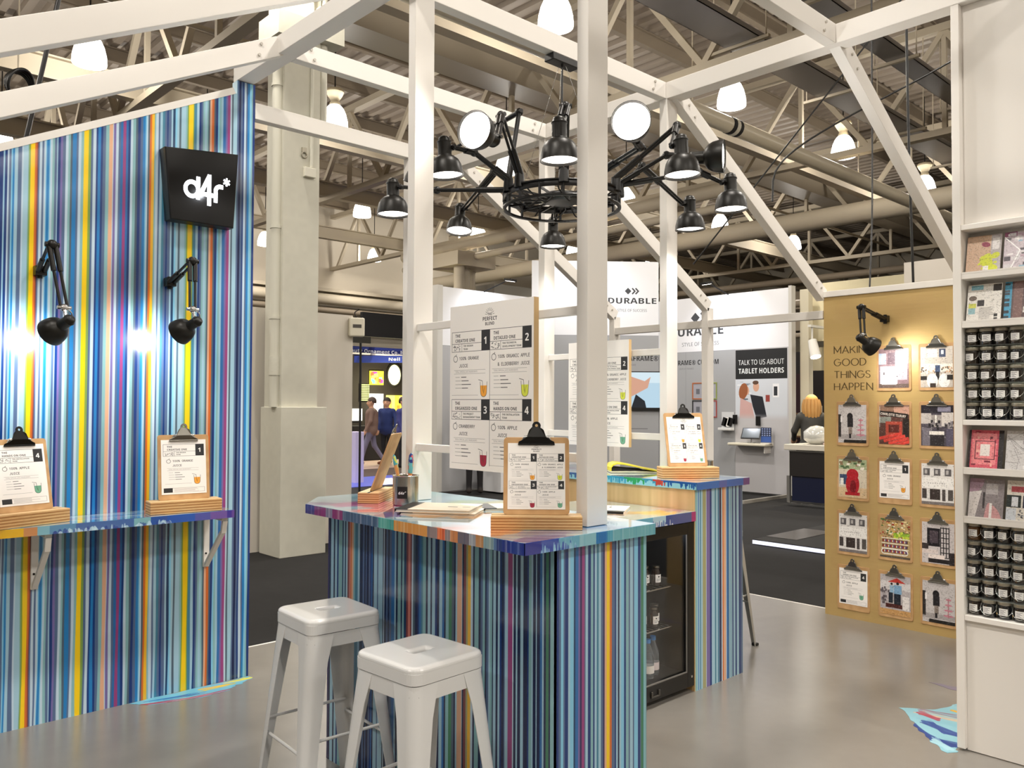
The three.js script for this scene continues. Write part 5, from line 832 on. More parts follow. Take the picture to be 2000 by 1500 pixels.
splash('blue and yellow paint-splash floor sticker beside the white shelf unit', [[4.4, -1.79], [4.27, -1.68], [4.16, -1.6], [4.06, -1.51], [3.99, -1.41], [4.03, -1.385], [4.06, -1.4], [4.3, -1.4], [4.6, -1.4], [4.74, -1.45], [4.72, -1.6], [4.6, -1.62], [4.5, -1.66]],
  [['#86bac8', [[4.2, -1.6], [4.6, -1.45]], 6, 90], ['#1d3f86', [[4.22, -1.66], [4.12, -1.54], [4.1, -1.42]], 7, 46], ['#27488f', [[4.3, -1.62], [4.24, -1.5], [4.26, -1.4]], 6, 34], ['#9cc8d4', [[4.1, -1.52], [4.05, -1.42]], 5, 24], ['#7fb6c6', [[4.34, -1.66], [4.36, -1.42]], 6, 36], ['#c9b59c', [[4.42, -1.7], [4.44, -1.42]], 5, 14], ['#a93a52', [[4.4, -1.7], [4.38, -1.6]], 4, 26], ['#8f7486', [[4.46, -1.72], [4.5, -1.5]], 5, 12], ['#e5a92c', [[4.56, -1.58], [4.54, -1.42]], 6, 26], ['#7fa9b8', [[4.66, -1.6], [4.66, -1.42]], 5, 30]]);
splash('small grey trailing paint-drip floor sticker behind the white shelf unit', [[4.93, -1.84], [4.895, -1.72], [4.905, -1.6], [4.95, -1.58], [4.965, -1.7]], [['#7c7487', [[4.93, -1.82], [4.93, -1.6]], 5, 20], ['#5f7f78', [[4.93, -1.75], [4.94, -1.6]], 4, 12]]);

// ================================================================ beyond the stand: hall pillar and grey partition
{
  const t = thing('hall_pillar', 'cream concrete hall pillar with plinth and drain pipe behind the striped wall', 'pillar');
  const m = std(0xd6d4c9, 0.75, 0, { map: noiseTex(128, [242, 241, 236], 8, [[4, 4], [20, 20]]) });
  obj('plinth', [rbx(4.07, 4.6, -0.03, 1.52, -8.3, -7.84, 0.006, 1)], m, t);
  obj('shaft', [bx(4.1, 4.515, 1.52, 8.5, -8.28, -7.9)], m, t);
  obj('drain_pipe', [rod(V(4.075, 1.52, -8.0), V(4.075, 8.4, -8.0), 0.058, 0.058, 18)], m, t);
  for (const y of [1.95, 2.45, 3.4, 4.9]) obj('pipe_collar', [cyl(0.066, 0.066, y < 2 ? 0.2 : 0.03, 4.075, y, -8.0, 18)], m, t);
  obj('conduit', [rod(V(4.41, 4.07, -7.885), V(4.41, 8.4, -7.885), 0.018, 0.018, 10)], m, t);
  obj('switch_box', [rbx(4.32, 4.45, 3.96, 4.06, -7.9, -7.85, 0.006)], std(0xd8d4c4, 0.5), t);
  obj('ring_hook', [new THREE.TorusGeometry(0.03, 0.008, 8, 20).translate(4.327, 4.19, -7.885), bx(4.3, 4.355, 4.22, 4.27, -7.9, -7.88)], std(0x9a9484, 0.4, 0.5), t);
  obj('cable_box', [bx(3.95, 4.3, 5.35, 5.6, -8.2, -7.75), bx(4.45, 4.75, 5.45, 5.8, -8.2, -7.8)], m, t);
  obj('vent_pipe', [rod(V(4.57, 4.55, -7.95), V(4.57, 8.4, -7.95), 0.05, 0.05, 14)], m, t);
}
tag(obj('booth_partition', [bx(-2, 5.24, -0.03, 2.59, -8.42, -8.36)], std(0xcbc4b8, 0.8)), 'plain beige booth partition behind the pillar', 'partition');
{ const t = thing('alarm_box', 'small white sounder box hung at the partition corner', 'box', [5.25, 2.46, -8.3], -0.4);
  obj('case', [rbx(-0.09, 0.09, -0.12, 0.1, -0.05, 0.05, 0.02, 3)], std(0xd9d3c0, 0.5), t); obj('plate', [bx(-0.05, 0.05, -0.02, 0.02, 0.05, 0.053)], std(0x4a4640, 0.6), t); obj('hook', [tube([V(0, 0.1, 0), V(-0.02, 0.16, 0), V(0.03, 0.2, 0)], 0.006)], M.blackMatt, t); }
{ const t = thing('black_pole', 'thin black pole at the partition corner', 'pole', [5.31, -0.03, -8.3]); obj('pole', [rod(V(0, 0, 0), V(0, 2.3, 0), 0.013)], M.blackMatt, t); }

// ---------------------------------------------------------------- people: one continuous surface each
function personMesh(bones, cells, h, cellN = 72) {
  const half = h * 0.53, mc = new MarchingCubes(cellN, M.paper, false, false, 60000); mc.isolation = 0;
  const B = bones.map(([a, b, r0, r1, c]) => ({ a: V(...a), d: V(...b).sub(V(...a)), r0, r1, c: new THREE.Color(c) }));
  const dist = (p, b) => { const e = p.clone().sub(b.a), L = b.d.lengthSq(), t = L ? Math.max(0, Math.min(1, e.dot(b.d) / L)) : 0; return e.addScaledVector(b.d, -t).length() - (b.r0 + (b.r1 - b.r0) * t); };
  const p = V(0, 0, 0);
  for (let k = 0; k < cellN; k++) for (let j = 0; j < cellN; j++) for (let i = 0; i < cellN; i++) {
    p.set((i / cellN * 2 - 1) * half, (j / cellN * 2 - 1) * half + h / 2, (k / cellN * 2 - 1) * half);
    if (Math.abs(p.x) > 0.6 || Math.abs(p.z) > 0.6) { mc.field[i + j * cellN + k * cellN * cellN] = -1; continue; }
    let s = 0; for (const b of B) s += Math.exp(-dist(p, b) / 0.014);
    mc.field[i + j * cellN + k * cellN * cellN] = s > 0 ? Math.max(-1, 0.014 * Math.log(s)) : -1;
  }
  mc.update();
  const n = mc.count, P = new Float32Array(n * 3), C = new Float32Array(n * 3);
  for (let i = 0; i < n; i++) {
    p.set(mc.positionArray[i * 3] * half, mc.positionArray[i * 3 + 1] * half + h / 2, mc.positionArray[i * 3 + 2] * half); P.set(p.toArray(), i * 3);
    let best = 9, col = B[0].c; for (const b of B) { const d = dist(p, b); if (d < best) { best = d; col = b.c; } } C.set([col.r, col.g, col.b], i * 3);
  }
  const g = new THREE.BufferGeometry(); g.setAttribute('position', new THREE.BufferAttribute(P, 3)); g.setAttribute('normal', new THREE.BufferAttribute(mc.normalArray.slice(0, n * 3), 3)); g.setAttribute('uv', new THREE.BufferAttribute(new Float32Array(n * 2), 2)); g.setAttribute('color', new THREE.BufferAttribute(C, 3));
  return g;
}
// local +z is where the figure faces; legs: [hip offset, knee, ankle] per side
function person(label, pos, turn, k) {
  const { skin = '#c99a7c', top, shirt = top, legs: trousers, shoe, hair, long } = k, S = k.s ?? 1;
  const st = k.stride ?? 0, al = k.armL ?? [0.2, 1.16, 0.02, 0.2, 0.9, 0.14], ar = k.armR ?? [-0.2, 1.16, 0.02, -0.2, 0.9, 0.14];
  const bones = [
    [[-0.06, 0.9, 0], [0.06, 0.9, 0], 0.135, 0.135, top], [[0, 0.93, 0], [0, 1.12, -0.01], 0.165, 0.16, top], [[0, 1.12, -0.01], [0, 1.32, -0.01], 0.16, 0.165, top], [[-0.155, 1.39, -0.01], [0.155, 1.39, -0.01], 0.08, 0.08, top], [[0, 1.2, 0.07], [0, 1.38, 0.05], 0.07, 0.06, shirt],
    [[0, 1.42, -0.01], [0, 1.53, 0.01], 0.052, 0.05, skin], [[0, 1.6, 0.015], [0, 1.66, 0.0], 0.082, 0.095, skin], [[0, 1.56, 0.05], [0, 1.58, 0.055], 0.045, 0.05, skin], [[0, 1.615, 0.098], [0, 1.6, 0.112], 0.013, 0.016, skin],
    [[0.09, 1.61, 0], [0.092, 1.64, 0], 0.018, 0.018, skin], [[-0.09, 1.61, 0], [-0.092, 1.64, 0], 0.018, 0.018, skin],
  ];
  for (const [s, a, f] of [[1, al, st], [-1, ar, -st]]) {
    bones.push([[s * 0.09, 0.92, 0], [s * 0.095, 0.5, f * 0.16 + Math.abs(f) * 0.05], 0.095, 0.062, trousers], [[s * 0.095, 0.5, f * 0.16 + Math.abs(f) * 0.05], [s * 0.1, 0.1, f * 0.34 - (f < 0 ? 0.12 * -f : 0)], 0.06, 0.048, trousers]);
    const fz = f * 0.34 - (f < 0 ? 0.12 * -f : 0); bones.push([[s * 0.1, 0.06, fz - 0.04], [s * 0.105, 0.045, fz + 0.15], 0.045, 0.036, shoe]);
    bones.push([[s * 0.18, 1.39, -0.01], [a[0], a[1], a[2]], 0.06, 0.05, top], [[a[0], a[1], a[2]], [a[3], a[4], a[5]], 0.05, 0.036, top]);
    const hd = V(a[3] - a[0], a[4] - a[1], a[5] - a[2]).normalize(), h0 = V(a[3], a[4], a[5]), h1 = h0.clone().addScaledVector(hd, 0.075);
    bones.push([h0.toArray(), h1.toArray(), 0.032, 0.034, skin]);
    for (let q = 0; q < 4; q++) bones.push([h1.clone().add(V((q - 1.5) * 0.019, 0, 0)).toArray(), h1.clone().add(V((q - 1.5) * 0.021, 0, 0)).addScaledVector(hd, 0.06 + (q === 1 ? 0.012 : 0)).toArray(), 0.0105, 0.009, skin]);
    bones.push([h0.clone().addScaledVector(hd, 0.03).toArray(), h0.clone().addScaledVector(hd, 0.06).add(V(-s * 0.04, 0, 0.02)).toArray(), 0.013, 0.011, skin]);
  }
  const t = thing('person', label, 'person', pos, turn);
  const m = obj('body', personMesh(bones, 0, 1.78), std(0xffffff, 0.8, 0, { vertexColors: true }), t);
  const hg = new THREE.SphereGeometry(0.108, 20, 14, 0, Math.PI * 2, 0, Math.PI * 0.56).scale(1, 1.08, 1.08).rotateX(-0.35).translate(0, 1.655, -0.015), parts = [hg];
  if (long) for (let i = 0; i < 9; i++) { const a = Math.PI * (0.95 + i * 0.14); parts.push(tube([V(Math.cos(a) * 0.1, 1.68, Math.sin(a) * 0.1 - 0.01), V(Math.cos(a) * 0.125, 1.58, Math.sin(a) * 0.125 - 0.01), V(Math.cos(a) * 0.12, 1.46, Math.sin(a) * 0.13 - 0.02), V(Math.cos(a) * 0.1, 1.38, Math.sin(a) * 0.11 - 0.02)], 0.034, 10, 7)); }
  obj('hair', parts, std(hair, 0.7), t);
  const eyes = [-1, 1].map((s) => new THREE.SphereGeometry(0.012, 8, 6).translate(s * 0.034, 1.635, 0.088)); obj('eyes', eyes, std(0x1c1512, 0.3), t);
  obj('mouth', [rbx(-0.024, 0.024, 1.568, 1.574, 0.098, 0.108, 0.002)], std(0x8a4a44, 0.6), t);
  return t;
}
person('man in brown jacket and grey trousers walking away from the tin', [12.02, -0.02, -18.25], -2.15, { top: '#7a6257', shirt: '#7a6257', legs: '#6f6c84', shoe: '#6a3b22', hair: '#4a3a30', stride: 0.75, armL: [0.25, 1.14, 0.02, 0.24, 0.9, 0.14] });
person('man in navy jacket with dark trousers standing before the yellow posters', [12.6, -0.02, -18.4], -0.95, { top: '#1d2f66', shirt: '#4a5a5a', legs: '#14151a', shoe: '#15110f', hair: '#2b2018', armL: [0.27, 1.16, 0.04, 0.3, 0.94, 0.2] });
person('person in purple-blue jacket half hidden by the left post', [12.05, -0.02, -16.87], 0.3, { top: '#3c3f78', legs: '#16161c', shoe: '#15110f', hair: '#33261f' });
person('person in black standing behind the large menu board, legs showing', [9.5, -0.02, -11.15], 2.6, { top: '#15131a', legs: '#141114', shoe: '#1f1815', hair: '#2a211c' });
person('blonde person in dark coat behind the far reception desk', [13.1, -0.02, -6.72], 2.2, { top: '#3b3a36', legs: '#1c1b1d', shoe: '#151313', hair: '#b98a4c', long: true, armL: [0.26, 1.16, 0.08, 0.24, 1.02, 0.3] });

// ---------------------------------------------------------------- far ornament booth
{
  const t = thing('ornament_booth', 'dark far booth with blue name fascias, seen left of the left post', 'booth');
  const dark = std(0x1c1614, 0.8);
  obj('back_wall', [bx(12.2, 17, 0, 3.0, -20.75, -20.65)], dark, t);
  obj('header', [bx(11.75, 17.5, 3.32, 3.95, -18.4, -18.3), bx(12.0, 13.2, 3.3, 3.7, -20.2, -20.1)], M.blackMatt, t);
  const fa = (txt, bg, w) => std(0xffffff, 0.5, 0, { map: canvas(1024, 96, (x, W, H) => { rect(x, bg, 0, 0, W, H); x.fillStyle = '#eef0fa'; x.font = 'bold 58px sans-serif'; x.fillText(txt, w, 70); }) });
  obj('fascia', [printCard(3.2, 0.24, 0.05).translate(13.9, 3.1, -20.4)], fa('Beauty Ornament Co.,ltd', '#16246f', 60), t);
  obj('fascia', [printCard(3.2, 0.2, 0.05).rotateY(-0.85).translate(13.95, 2.86, -19.6)], fa('Neil Wang Beauty Ornament', '#2b3f9a', 380), t);
  obj('valance', [bx(12.4, 15.5, 2.99, 3.03, -20.38, -20.3)], std(0xe6dfe0, 0.6), t);
  const box = (name, x0, x1, y0, y1, draw, e = 2.2) => { const tx = canvas(128, 160, draw); obj(name, [printCard(x1 - x0, y1 - y0, 0.04).translate((x0 + x1) / 2, (y0 + y1) / 2, -20.6)], new THREE.MeshStandardMaterial({ color: 0x222222, emissive: 0xffffff, emissiveMap: tx, emissiveIntensity: e, map: tx }), t); };
  box('light_panel', 13.5, 13.97, 2.13, 2.54, (x, w, h) => { rect(x, '#f2e23a', 0, 0, w, h); for (let i = 0; i < 16; i++) rect(x, ['#d9459a', '#f4f06a', '#e86a3a', '#7ac0e8'][i % 4], rnd() * w, rnd() * h * 0.7, 26, 40); });
  box('light_panel', 13.5, 13.97, 1.3, 1.87, (x, w, h) => { rect(x, '#fbfaf0', 0, 0, w, h); for (let i = 0; i < 6; i++) rect(x, '#d8e6c8', rnd() * w, h * (0.5 + rnd() * 0.4), 20, 30); });
  box('light_panel', 14.09, 14.38, 1.3, 1.83, (x, w, h) => { rect(x, '#f0e46a', 0, 0, w, h); rect(x, '#e8b04a', 20, 60, 60, 60); });
  box('light_panel', 14.41, 14.69, 1.3, 1.83, (x, w, h) => { rect(x, '#f0d83a', 0, 0, w, h); rect(x, '#f6a87a', 60, 10, 60, 50); rect(x, '#c98a2a', 20, 90, 50, 40); });
  box('light_panel', 13.18, 13.48, 1.65, 2.15, (x, w, h) => { rect(x, '#3a3a20', 0, 0, w, h); for (let i = 0; i < 8; i++) for (let j = 0; j < 10; j++) rect(x, '#eaf09a', i * 16 + 3, j * 16 + 3, 10, 10); });
  box('light_panel', 12.75, 13.24, 1.08, 1.43, (x, w, h) => rect(x, '#fdfbe8', 0, 0, w, h));
  obj('oval_lamp', [lathe([[0, 0], [0.2, 0], [0.23, 0.03], [0.2, 0.06], [0, 0.06]], 28).rotateX(Math.PI / 2).scale(1, 1.35, 1).translate(14.36, 2.44, -20.62)], new THREE.MeshStandardMaterial({ color: 0xffffff, emissive: 0xf4f29a, emissiveIntensity: 2 }), t);
  obj('oval_rim', [new THREE.TorusGeometry(0.25, 0.03, 8, 36).scale(1, 1.35, 1).translate(14.36, 2.44, -20.6)], M.blackMatt, t);
  obj('counter', [bx(12.4, 16, 0, 0.95, -20.3, -19.7)], std(0x14110f, 0.7), t);
  obj('stage', [bx(10.8, 16, -0.03, -0.02, -20.6, -17.2)], std(0xb59d90, 0.6), t);
  obj('aisle', [bx(8, 16, -0.03, -0.022, -17.2, -15.4)], std(0x4a3a34, 0.8), t);
  obj('blue_mat', [bx(8.4, 13, -0.03, -0.021, -15.4, -13.6)], std(0x5a68d8, 0.35), t);
  const L = new THREE.PointLight(0xfff2c0, 12); L.position.set(13.6, 2.0, -19.6); L.castShadow = true; t.add(L);  // light without a fitting, added to brighten the people before the panels
  obj('totem', [rbx(9.05, 9.25, -0.03, 1.0, -14.6, -14.3, 0.01)], std(0xcfc6e6, 0.5), t);
}

// ---------------------------------------------------------------- white office-supply booth
const whiteLam = std(0xe2e2e4, 0.45), greyLam = std(0xa9a9ab, 0.5);
function textPrint(W, H, draw) { return std(0xffffff, 0.45, 0, { map: canvas(W, H, draw) }); }
const chevrons = (x, cx, cy, s) => { x.fillStyle = '#3a3c40'; x.save(); x.translate(cx - s * 0.75, cy); x.rotate(Math.PI / 4); x.fillRect(-s * 0.42, -s * 0.42, s * 0.84, s * 0.84); x.restore(); x.strokeStyle = '#3a3c40'; x.lineWidth = s * 0.26; for (let i = 0; i < 2; i++) { x.beginPath(); x.moveTo(cx + s * (i * 0.62), cy - s * 0.52); x.lineTo(cx + s * (0.5 + i * 0.62), cy); x.lineTo(cx + s * (i * 0.62), cy + s * 0.52); x.stroke(); } };
{
  const t = thing('white_booth', 'white exhibition booth walls with black lettering behind the bar', 'booth');
  obj('wall_panel', [bx(9.2, 11.45, 2.62, 3.68, -11.8, -11.72)], whiteLam, t);
  obj('wall_panel', [bx(9.2, 11.45, 0, 2.615, -11.8, -11.72)], greyLam, t);
  obj('end_post', [bx(9.08, 9.2, 0, 3.7, -11.86, -11.7)], std(0xc9c6bf, 0.5), t);
  obj('wall_panel', [bx(13.42, 13.5, 0, 3.63, -10.1, -7.28)], greyLam, t);
  // printed face, u 0..1 along z -10.1..-7.28, height 3.63
  const face = textPrint(1400, 1800, (x, w, h) => {
    const X = (z) => (z + 10.1) / 2.82 * w, Y = (y) => h - y / 3.63 * h;
    rect(x, '#e9e9ec', 0, 0, w, Y(2.585)); rect(x, '#a6a7a9', 0, Y(2.585), w, h);
    rect(x, '#7f8082', 0, Y(2.59), w, 3); rect(x, '#8a8b8d', X(-9.45), Y(2.585), 3, h); rect(x, '#8a8b8d', X(-8.365), Y(2.585), 3, h);
    chevrons(x, X(-9.1), Y(3.24), 84);
    x.fillStyle = '#3a3c40'; x.textAlign = 'center'; x.font = 'bold 116px sans-serif'; x.save(); x.translate(X(-9.22), Y(2.9)); x.scale(1.22, 1); x.fillText('DURABLE', 0, 0); x.restore();
    x.fillStyle = '#6d6f73'; x.font = '50px sans-serif'; x.fillText('STYLE OF SUCCESS', X(-9.12), Y(2.7), X(-8.35) - X(-9.95));
    x.textAlign = 'left'; x.fillStyle = '#151517'; x.font = 'bold 62px sans-serif'; x.fillText('DURAFRAME® CUSTOM', X(-10.02), Y(2.34), X(-8.7) - X(-10.02)); x.fillStyle = '#77787a'; x.font = '22px sans-serif'; x.fillText('DISPLAY FRAMES', X(-9.6), Y(2.25));
    rect(x, '#c4c2c4', X(-8.36), Y(2.585), w, h); rect(x, '#17181a', X(-8.35), Y(2.575), X(-7.32) - X(-8.35), Y(2.04) - Y(2.575));
    x.fillStyle = '#eceeee'; x.font = '62px sans-serif'; x.fillText('TALK TO US ABOUT', X(-8.29), Y(2.3), X(-7.38) - X(-8.29)); x.font = 'bold 64px sans-serif'; x.fillText('TABLET HOLDERS', X(-8.29), Y(2.14), X(-7.38) - X(-8.29));
    // photographic print: two people talking, broad shapes
    rect(x, '#d3d8df', X(-8.35), Y(2.04), X(-7.32) - X(-8.35), Y(1.3) - Y(2.04)); for (let i = 0; i < 20; i++) rect(x, ['#9aa3ae', '#eef1f4', '#5a6470'][i % 3], X(rr(-8.34, -8.1)), Y(rr(1.45, 2.02)), rr(20, 60), rr(4, 14));
    x.fillStyle = '#d9a98f'; x.beginPath(); x.ellipse(X(-8.13), Y(1.83), 30, 42, 0, 0, 7); x.ellipse(X(-7.93), Y(1.9), 30, 44, 0, 0, 7); x.fill();
    x.fillStyle = '#9a5a34'; x.beginPath(); x.ellipse(X(-8.19), Y(1.82), 44, 74, 0.2, 0, 7); x.fill(); x.fillStyle = '#5b4030'; x.beginPath(); x.ellipse(X(-7.94), Y(1.975), 30, 18, 0, 0, 7); x.fill();
    x.fillStyle = '#d3aba6'; x.beginPath(); x.moveTo(X(-8.25), Y(1.7)); x.lineTo(X(-8.02), Y(1.6)); x.lineTo(X(-7.96), Y(1.32)); x.lineTo(X(-8.27), Y(1.32)); x.fill();
    x.fillStyle = '#1c1f28'; x.beginPath(); x.moveTo(X(-8.05), Y(1.76)); x.lineTo(X(-7.8), Y(1.72)); x.lineTo(X(-7.72), Y(1.36)); x.lineTo(X(-7.92), Y(1.32)); x.lineTo(X(-8.0), Y(1.55)); x.fill();
    rect(x, '#9a4038', X(-7.74), Y(1.75), 40, 60); rect(x, '#f0f1f3', X(-7.6), Y(1.95), 60, 120); rect(x, '#2c3036', X(-7.58), Y(1.9), 34, 80);
    const gr = x.createLinearGradient(0, Y(1.42), 0, Y(1.3)); gr.addColorStop(0, 'rgba(196,194,196,0)'); gr.addColorStop(1, 'rgba(196,194,196,1)'); x.fillStyle = gr; x.fillRect(X(-8.35), Y(1.42), X(-7.32) - X(-8.35), Y(1.29) - Y(1.42));
  });
  obj('printed_face', [printCard(2.82, 3.63, 0.01).rotateY(-Math.PI / 2).translate(13.412, 1.815, -8.69)], face, t);
  obj('end_post', [bx(13.38, 13.52, 0, 3.66, -7.28, -7.22)], std(0xc9c6bf, 0.5), t);
  // slanted corner wall
  const a = V(11.45, 0, -11.72), b = V(13.4, 0, -10.1), L = a.distanceTo(b), ang = Math.atan2(-(b.z - a.z), b.x - a.x), mid = a.clone().add(b).multiplyScalar(0.5);
  const corner = textPrint(1200, 2048, (x, w, h) => {
    const X = (s) => s * w, Y = (y) => h - y / 4.42 * h; rect(x, '#e6e7ea', 0, 0, w, Y(2.94)); rect(x, '#9fa0a2', 0, Y(2.94), w, h); rect(x, '#7f8082', 0, Y(2.945), w, 3);
    chevrons(x, X(0.79), Y(3.83), 52); x.fillStyle = '#2e3033'; x.textAlign = 'center'; x.font = 'bold 74px sans-serif'; x.save(); x.translate(X(0.79), Y(3.58)); x.scale(1.45, 1); x.fillText('DURABLE', 0, 0); x.restore();
    x.fillStyle = '#6d6f73'; x.font = '34px sans-serif'; x.fillText('STYLE OF SUCCESS', X(0.79), Y(3.42)); x.fillStyle = '#151517'; x.font = 'bold 66px sans-serif'; x.fillText('DURAFRAME®', X(0.83), Y(2.44), w * 0.34); x.textAlign = 'left'; x.fillStyle = '#77787a'; x.font = '24px sans-serif'; x.fillText('THE FRAME', X(0.72), Y(2.34));
    for (let i = 0; i < 2; i++) rect(x, '#77787a', X(0.78), Y(1.1 - i * 0.1), 160, 8);
  });
  obj('corner_face', [printCard(L, 4.42, 0.06).rotateY(ang).translate(mid.x, 2.21, mid.z)], corner, t);
  const scr = canvas(256, 160, (x, w, h) => { rect(x, '#bcd9ea', 0, 0, w, h); rect(x, '#d9ecf5', 0, 0, w, h * 0.3); x.fillStyle = '#d9a58c'; x.beginPath(); x.moveTo(0, 20); x.lineTo(90, 40); x.lineTo(130, 20); x.lineTo(110, 70); x.lineTo(0, 110); x.fill(); x.fillStyle = '#20242a'; x.beginPath(); x.moveTo(0, h); x.lineTo(30, 100); x.lineTo(90, 130); x.lineTo(100, h); x.fill(); x.beginPath(); x.moveTo(210, h); x.lineTo(240, 90); x.lineTo(w, 80); x.lineTo(w, h); x.fill(); });
  const sp = a.clone().lerp(b, 0.93), n = V(-Math.sin(-ang), 0, Math.cos(-ang)); const sg = new THREE.Group(); sg.name = 'screen'; t.add(sg); sg.position.set(sp.x - 0.06 * 0.64, 1.83, sp.z + 0.06 * 0.77); sg.rotation.y = ang;
  obj('bezel', [rbx(-0.4, 0.4, -0.38, 0.4, -0.02, 0.02, 0.006)], M.black, sg);
  obj('display', [printCard(0.76, 0.7, 0.002).translate(0, 0.03, 0.022)], new THREE.MeshStandardMaterial({ color: 0x111111, emissive: 0xffffff, emissiveMap: scr, emissiveIntensity: 0.9 }), sg);
  obj('low_plinth', [bx(9.9, 12.2, 0, 0.62, -11.4, -10.9)], whiteLam, t);
  obj('platform', [bx(11.9, 13.42, -0.03, 0.02, -7.32, -7.26)], std(0x9a958c, 0.4), t);
  for (const [x, y, z, dx, dz, l] of [[10.2, 3.78, -11.0, 0, -0.72, 1], [12.7, 3.72, -8.5, 0.72, 0, 2], [11.6, 4.5, -10.2, 0.6, -0.7, 3]]) {
    const g = new THREE.Group(); g.name = 'arm_spot'; t.add(g);
    obj('arm', [rod(V(x, y + 0.06, z), V(x + dx, y - (l === 3 ? 0.05 : 0.1), z + dz), 0.012)], M.blackMatt, g); obj('head', [bar(V(x - dx * 0.15, y + 0.02, z - dz * 0.15), V(x + dx * 0.15, y + 0.06, z + dz * 0.15), 0.12, 0.04)], M.blackMatt, g); obj('lens', [bar(V(x - dx * 0.1, y + 0.005, z - dz * 0.1), V(x + dx * 0.12, y + 0.036, z + dz * 0.12), 0.09, 0.01)], M.glow, g);
    const s = new THREE.SpotLight(0xf3f6ff, 4.5, 0, 1.0, 0.7); s.position.set(x, y - 0.03, z); s.target.position.set(x + dx, y - 0.75, z + dz); s.castShadow = true; s.shadow.radius = 3; t.add(s, s.target);
  }
}
for (const [z, y, c, l] of [[-9.166, 1.674, 0xb5683a, 'orange framed sign holder, upper left of the far grey wall group'], [-8.87, 1.674, 0x8f9a52, 'olive framed sign holder half hidden by a white post'], [-9.166, 1.334, 0x1c1b1d, 'black framed sign holder, lower left of the far grey wall group'], [-8.87, 1.334, 0xa34a44, 'red framed sign holder half hidden by a white post']]) {
  const t = thing('sign_holder', l, 'frame', [13.405, y, z], -Math.PI / 2, 'framed sign holders on the far grey wall');
  obj('frame', [bx(-0.125, 0.125, 0, 0.02, 0, 0.012), bx(-0.125, 0.125, 0.3, 0.32, 0, 0.012), bx(-0.125, -0.105, 0.02, 0.3, 0, 0.012), bx(0.105, 0.125, 0.02, 0.3, 0, 0.012)], std(c, 0.5), t); obj('insert', [bx(-0.105, 0.105, 0.02, 0.3, 0, 0.004)], std(0xa9a9b2, 0.4), t); obj('motif', [bx(-0.04, 0.04, 0.1, 0.2, 0.004, 0.0055)], std(0x6a6c74, 0.5), t);
}
{ const t = thing('tablet_shelf', 'small white shelf on the far printed wall', 'shelf', [13.4, 0.84, -7.96]);
  obj('board', [rbx(-0.3, 0, 0, 0.05, -0.38, 0.38, 0.02, 3)], std(0xd9d2be, 0.4), t); obj('bracket', [bx(-0.2, 0, -0.12, 0, 0.3, 0.32)], M.paint, t); }
{ const t = thing('tablet', 'black tablet on a table stand on the small far shelf', 'tablet', [13.24, 0.891, -7.93], -1.3);
  obj('stand', [rbx(-0.06, 0.06, 0, 0.012, -0.06, 0.06, 0.004), rod(V(0, 0.01, 0), V(0, 0.1, 0.0), 0.012)], M.chrome, t); const s = obj('case', [rbx(-0.17, 0.17, -0.12, 0.12, -0.012, 0.012, 0.006)], M.black, t); s.position.set(0, 0.17, 0); s.rotation.x = -0.7; obj('glass', [bx(-0.15, 0.15, -0.1, 0.1, 0.012, 0.0135)], std(0x6a7278, 0.15), s); }
{ const t = thing('display_card', 'blue product card beside the tablet', 'card', [13.3, 0.891, -7.66], -Math.PI / 2); obj('stand', [bx(-0.1, 0.1, 0, 0.01, -0.05, 0.05), bx(0.08, 0.1, 0.01, 0.2, -0.01, 0.01)], M.paint, t); obj('card', [printCard(0.2, 0.26, 0.01).translate(0, 0.15, 0.02)], textPrint(128, 160, (x, w, h) => { rect(x, '#3f5fa8', 0, 0, w, h); rect(x, '#1b2340', 0, 0, w, h * 0.6); for (let i = 0; i < 4; i++) for (let j = 0; j < 4; j++) rect(x, '#9aa8d0', 10 + i * 30, 8 + j * 23, 18, 14); }), t); }
for (const [z, y, l] of [[-8.34, 1.22, 'black phone holder at the left of the printed couple'], [-7.87, 1.2, 'black phone holder below the printed couple']]) { const t = thing('phone_holder', l, 'holder', [13.37, y, z], -Math.PI / 2, 'phone holders on the far printed wall'); obj('case', [rbx(-0.045, 0.045, 0, 0.17, -0.01, 0.012, 0.006)], M.black, t); obj('mount', [bx(-0.02, 0.02, 0.06, 0.1, -0.036, -0.01)], M.chrome, t); }
{ const t = thing('leaflet_dispenser', 'clear leaflet dispenser on the far grey wall beside the white post', 'dispenser', [13.36, 1.1, -8.5], -Math.PI / 2); obj('back', [bx(-0.13, 0.13, 0, 0.34, -0.03, -0.02)], std(0xd9dadb, 0.3), t); for (let i = 0; i < 3; i++) { const f2 = obj('leaflet', [bx(-0.05, 0.05, 0, 0.16, -0.004, 0.004)], i % 2 ? M.paper : M.black, t); f2.position.set(-0.06 + i * 0.06, 0.08, 0.03); f2.rotation.z = -0.3; } obj('tray', [rbx(-0.14, 0.14, 0, 0.05, -0.02, 0.1, 0.01)], std(0xe2e2e0, 0.3), t); }

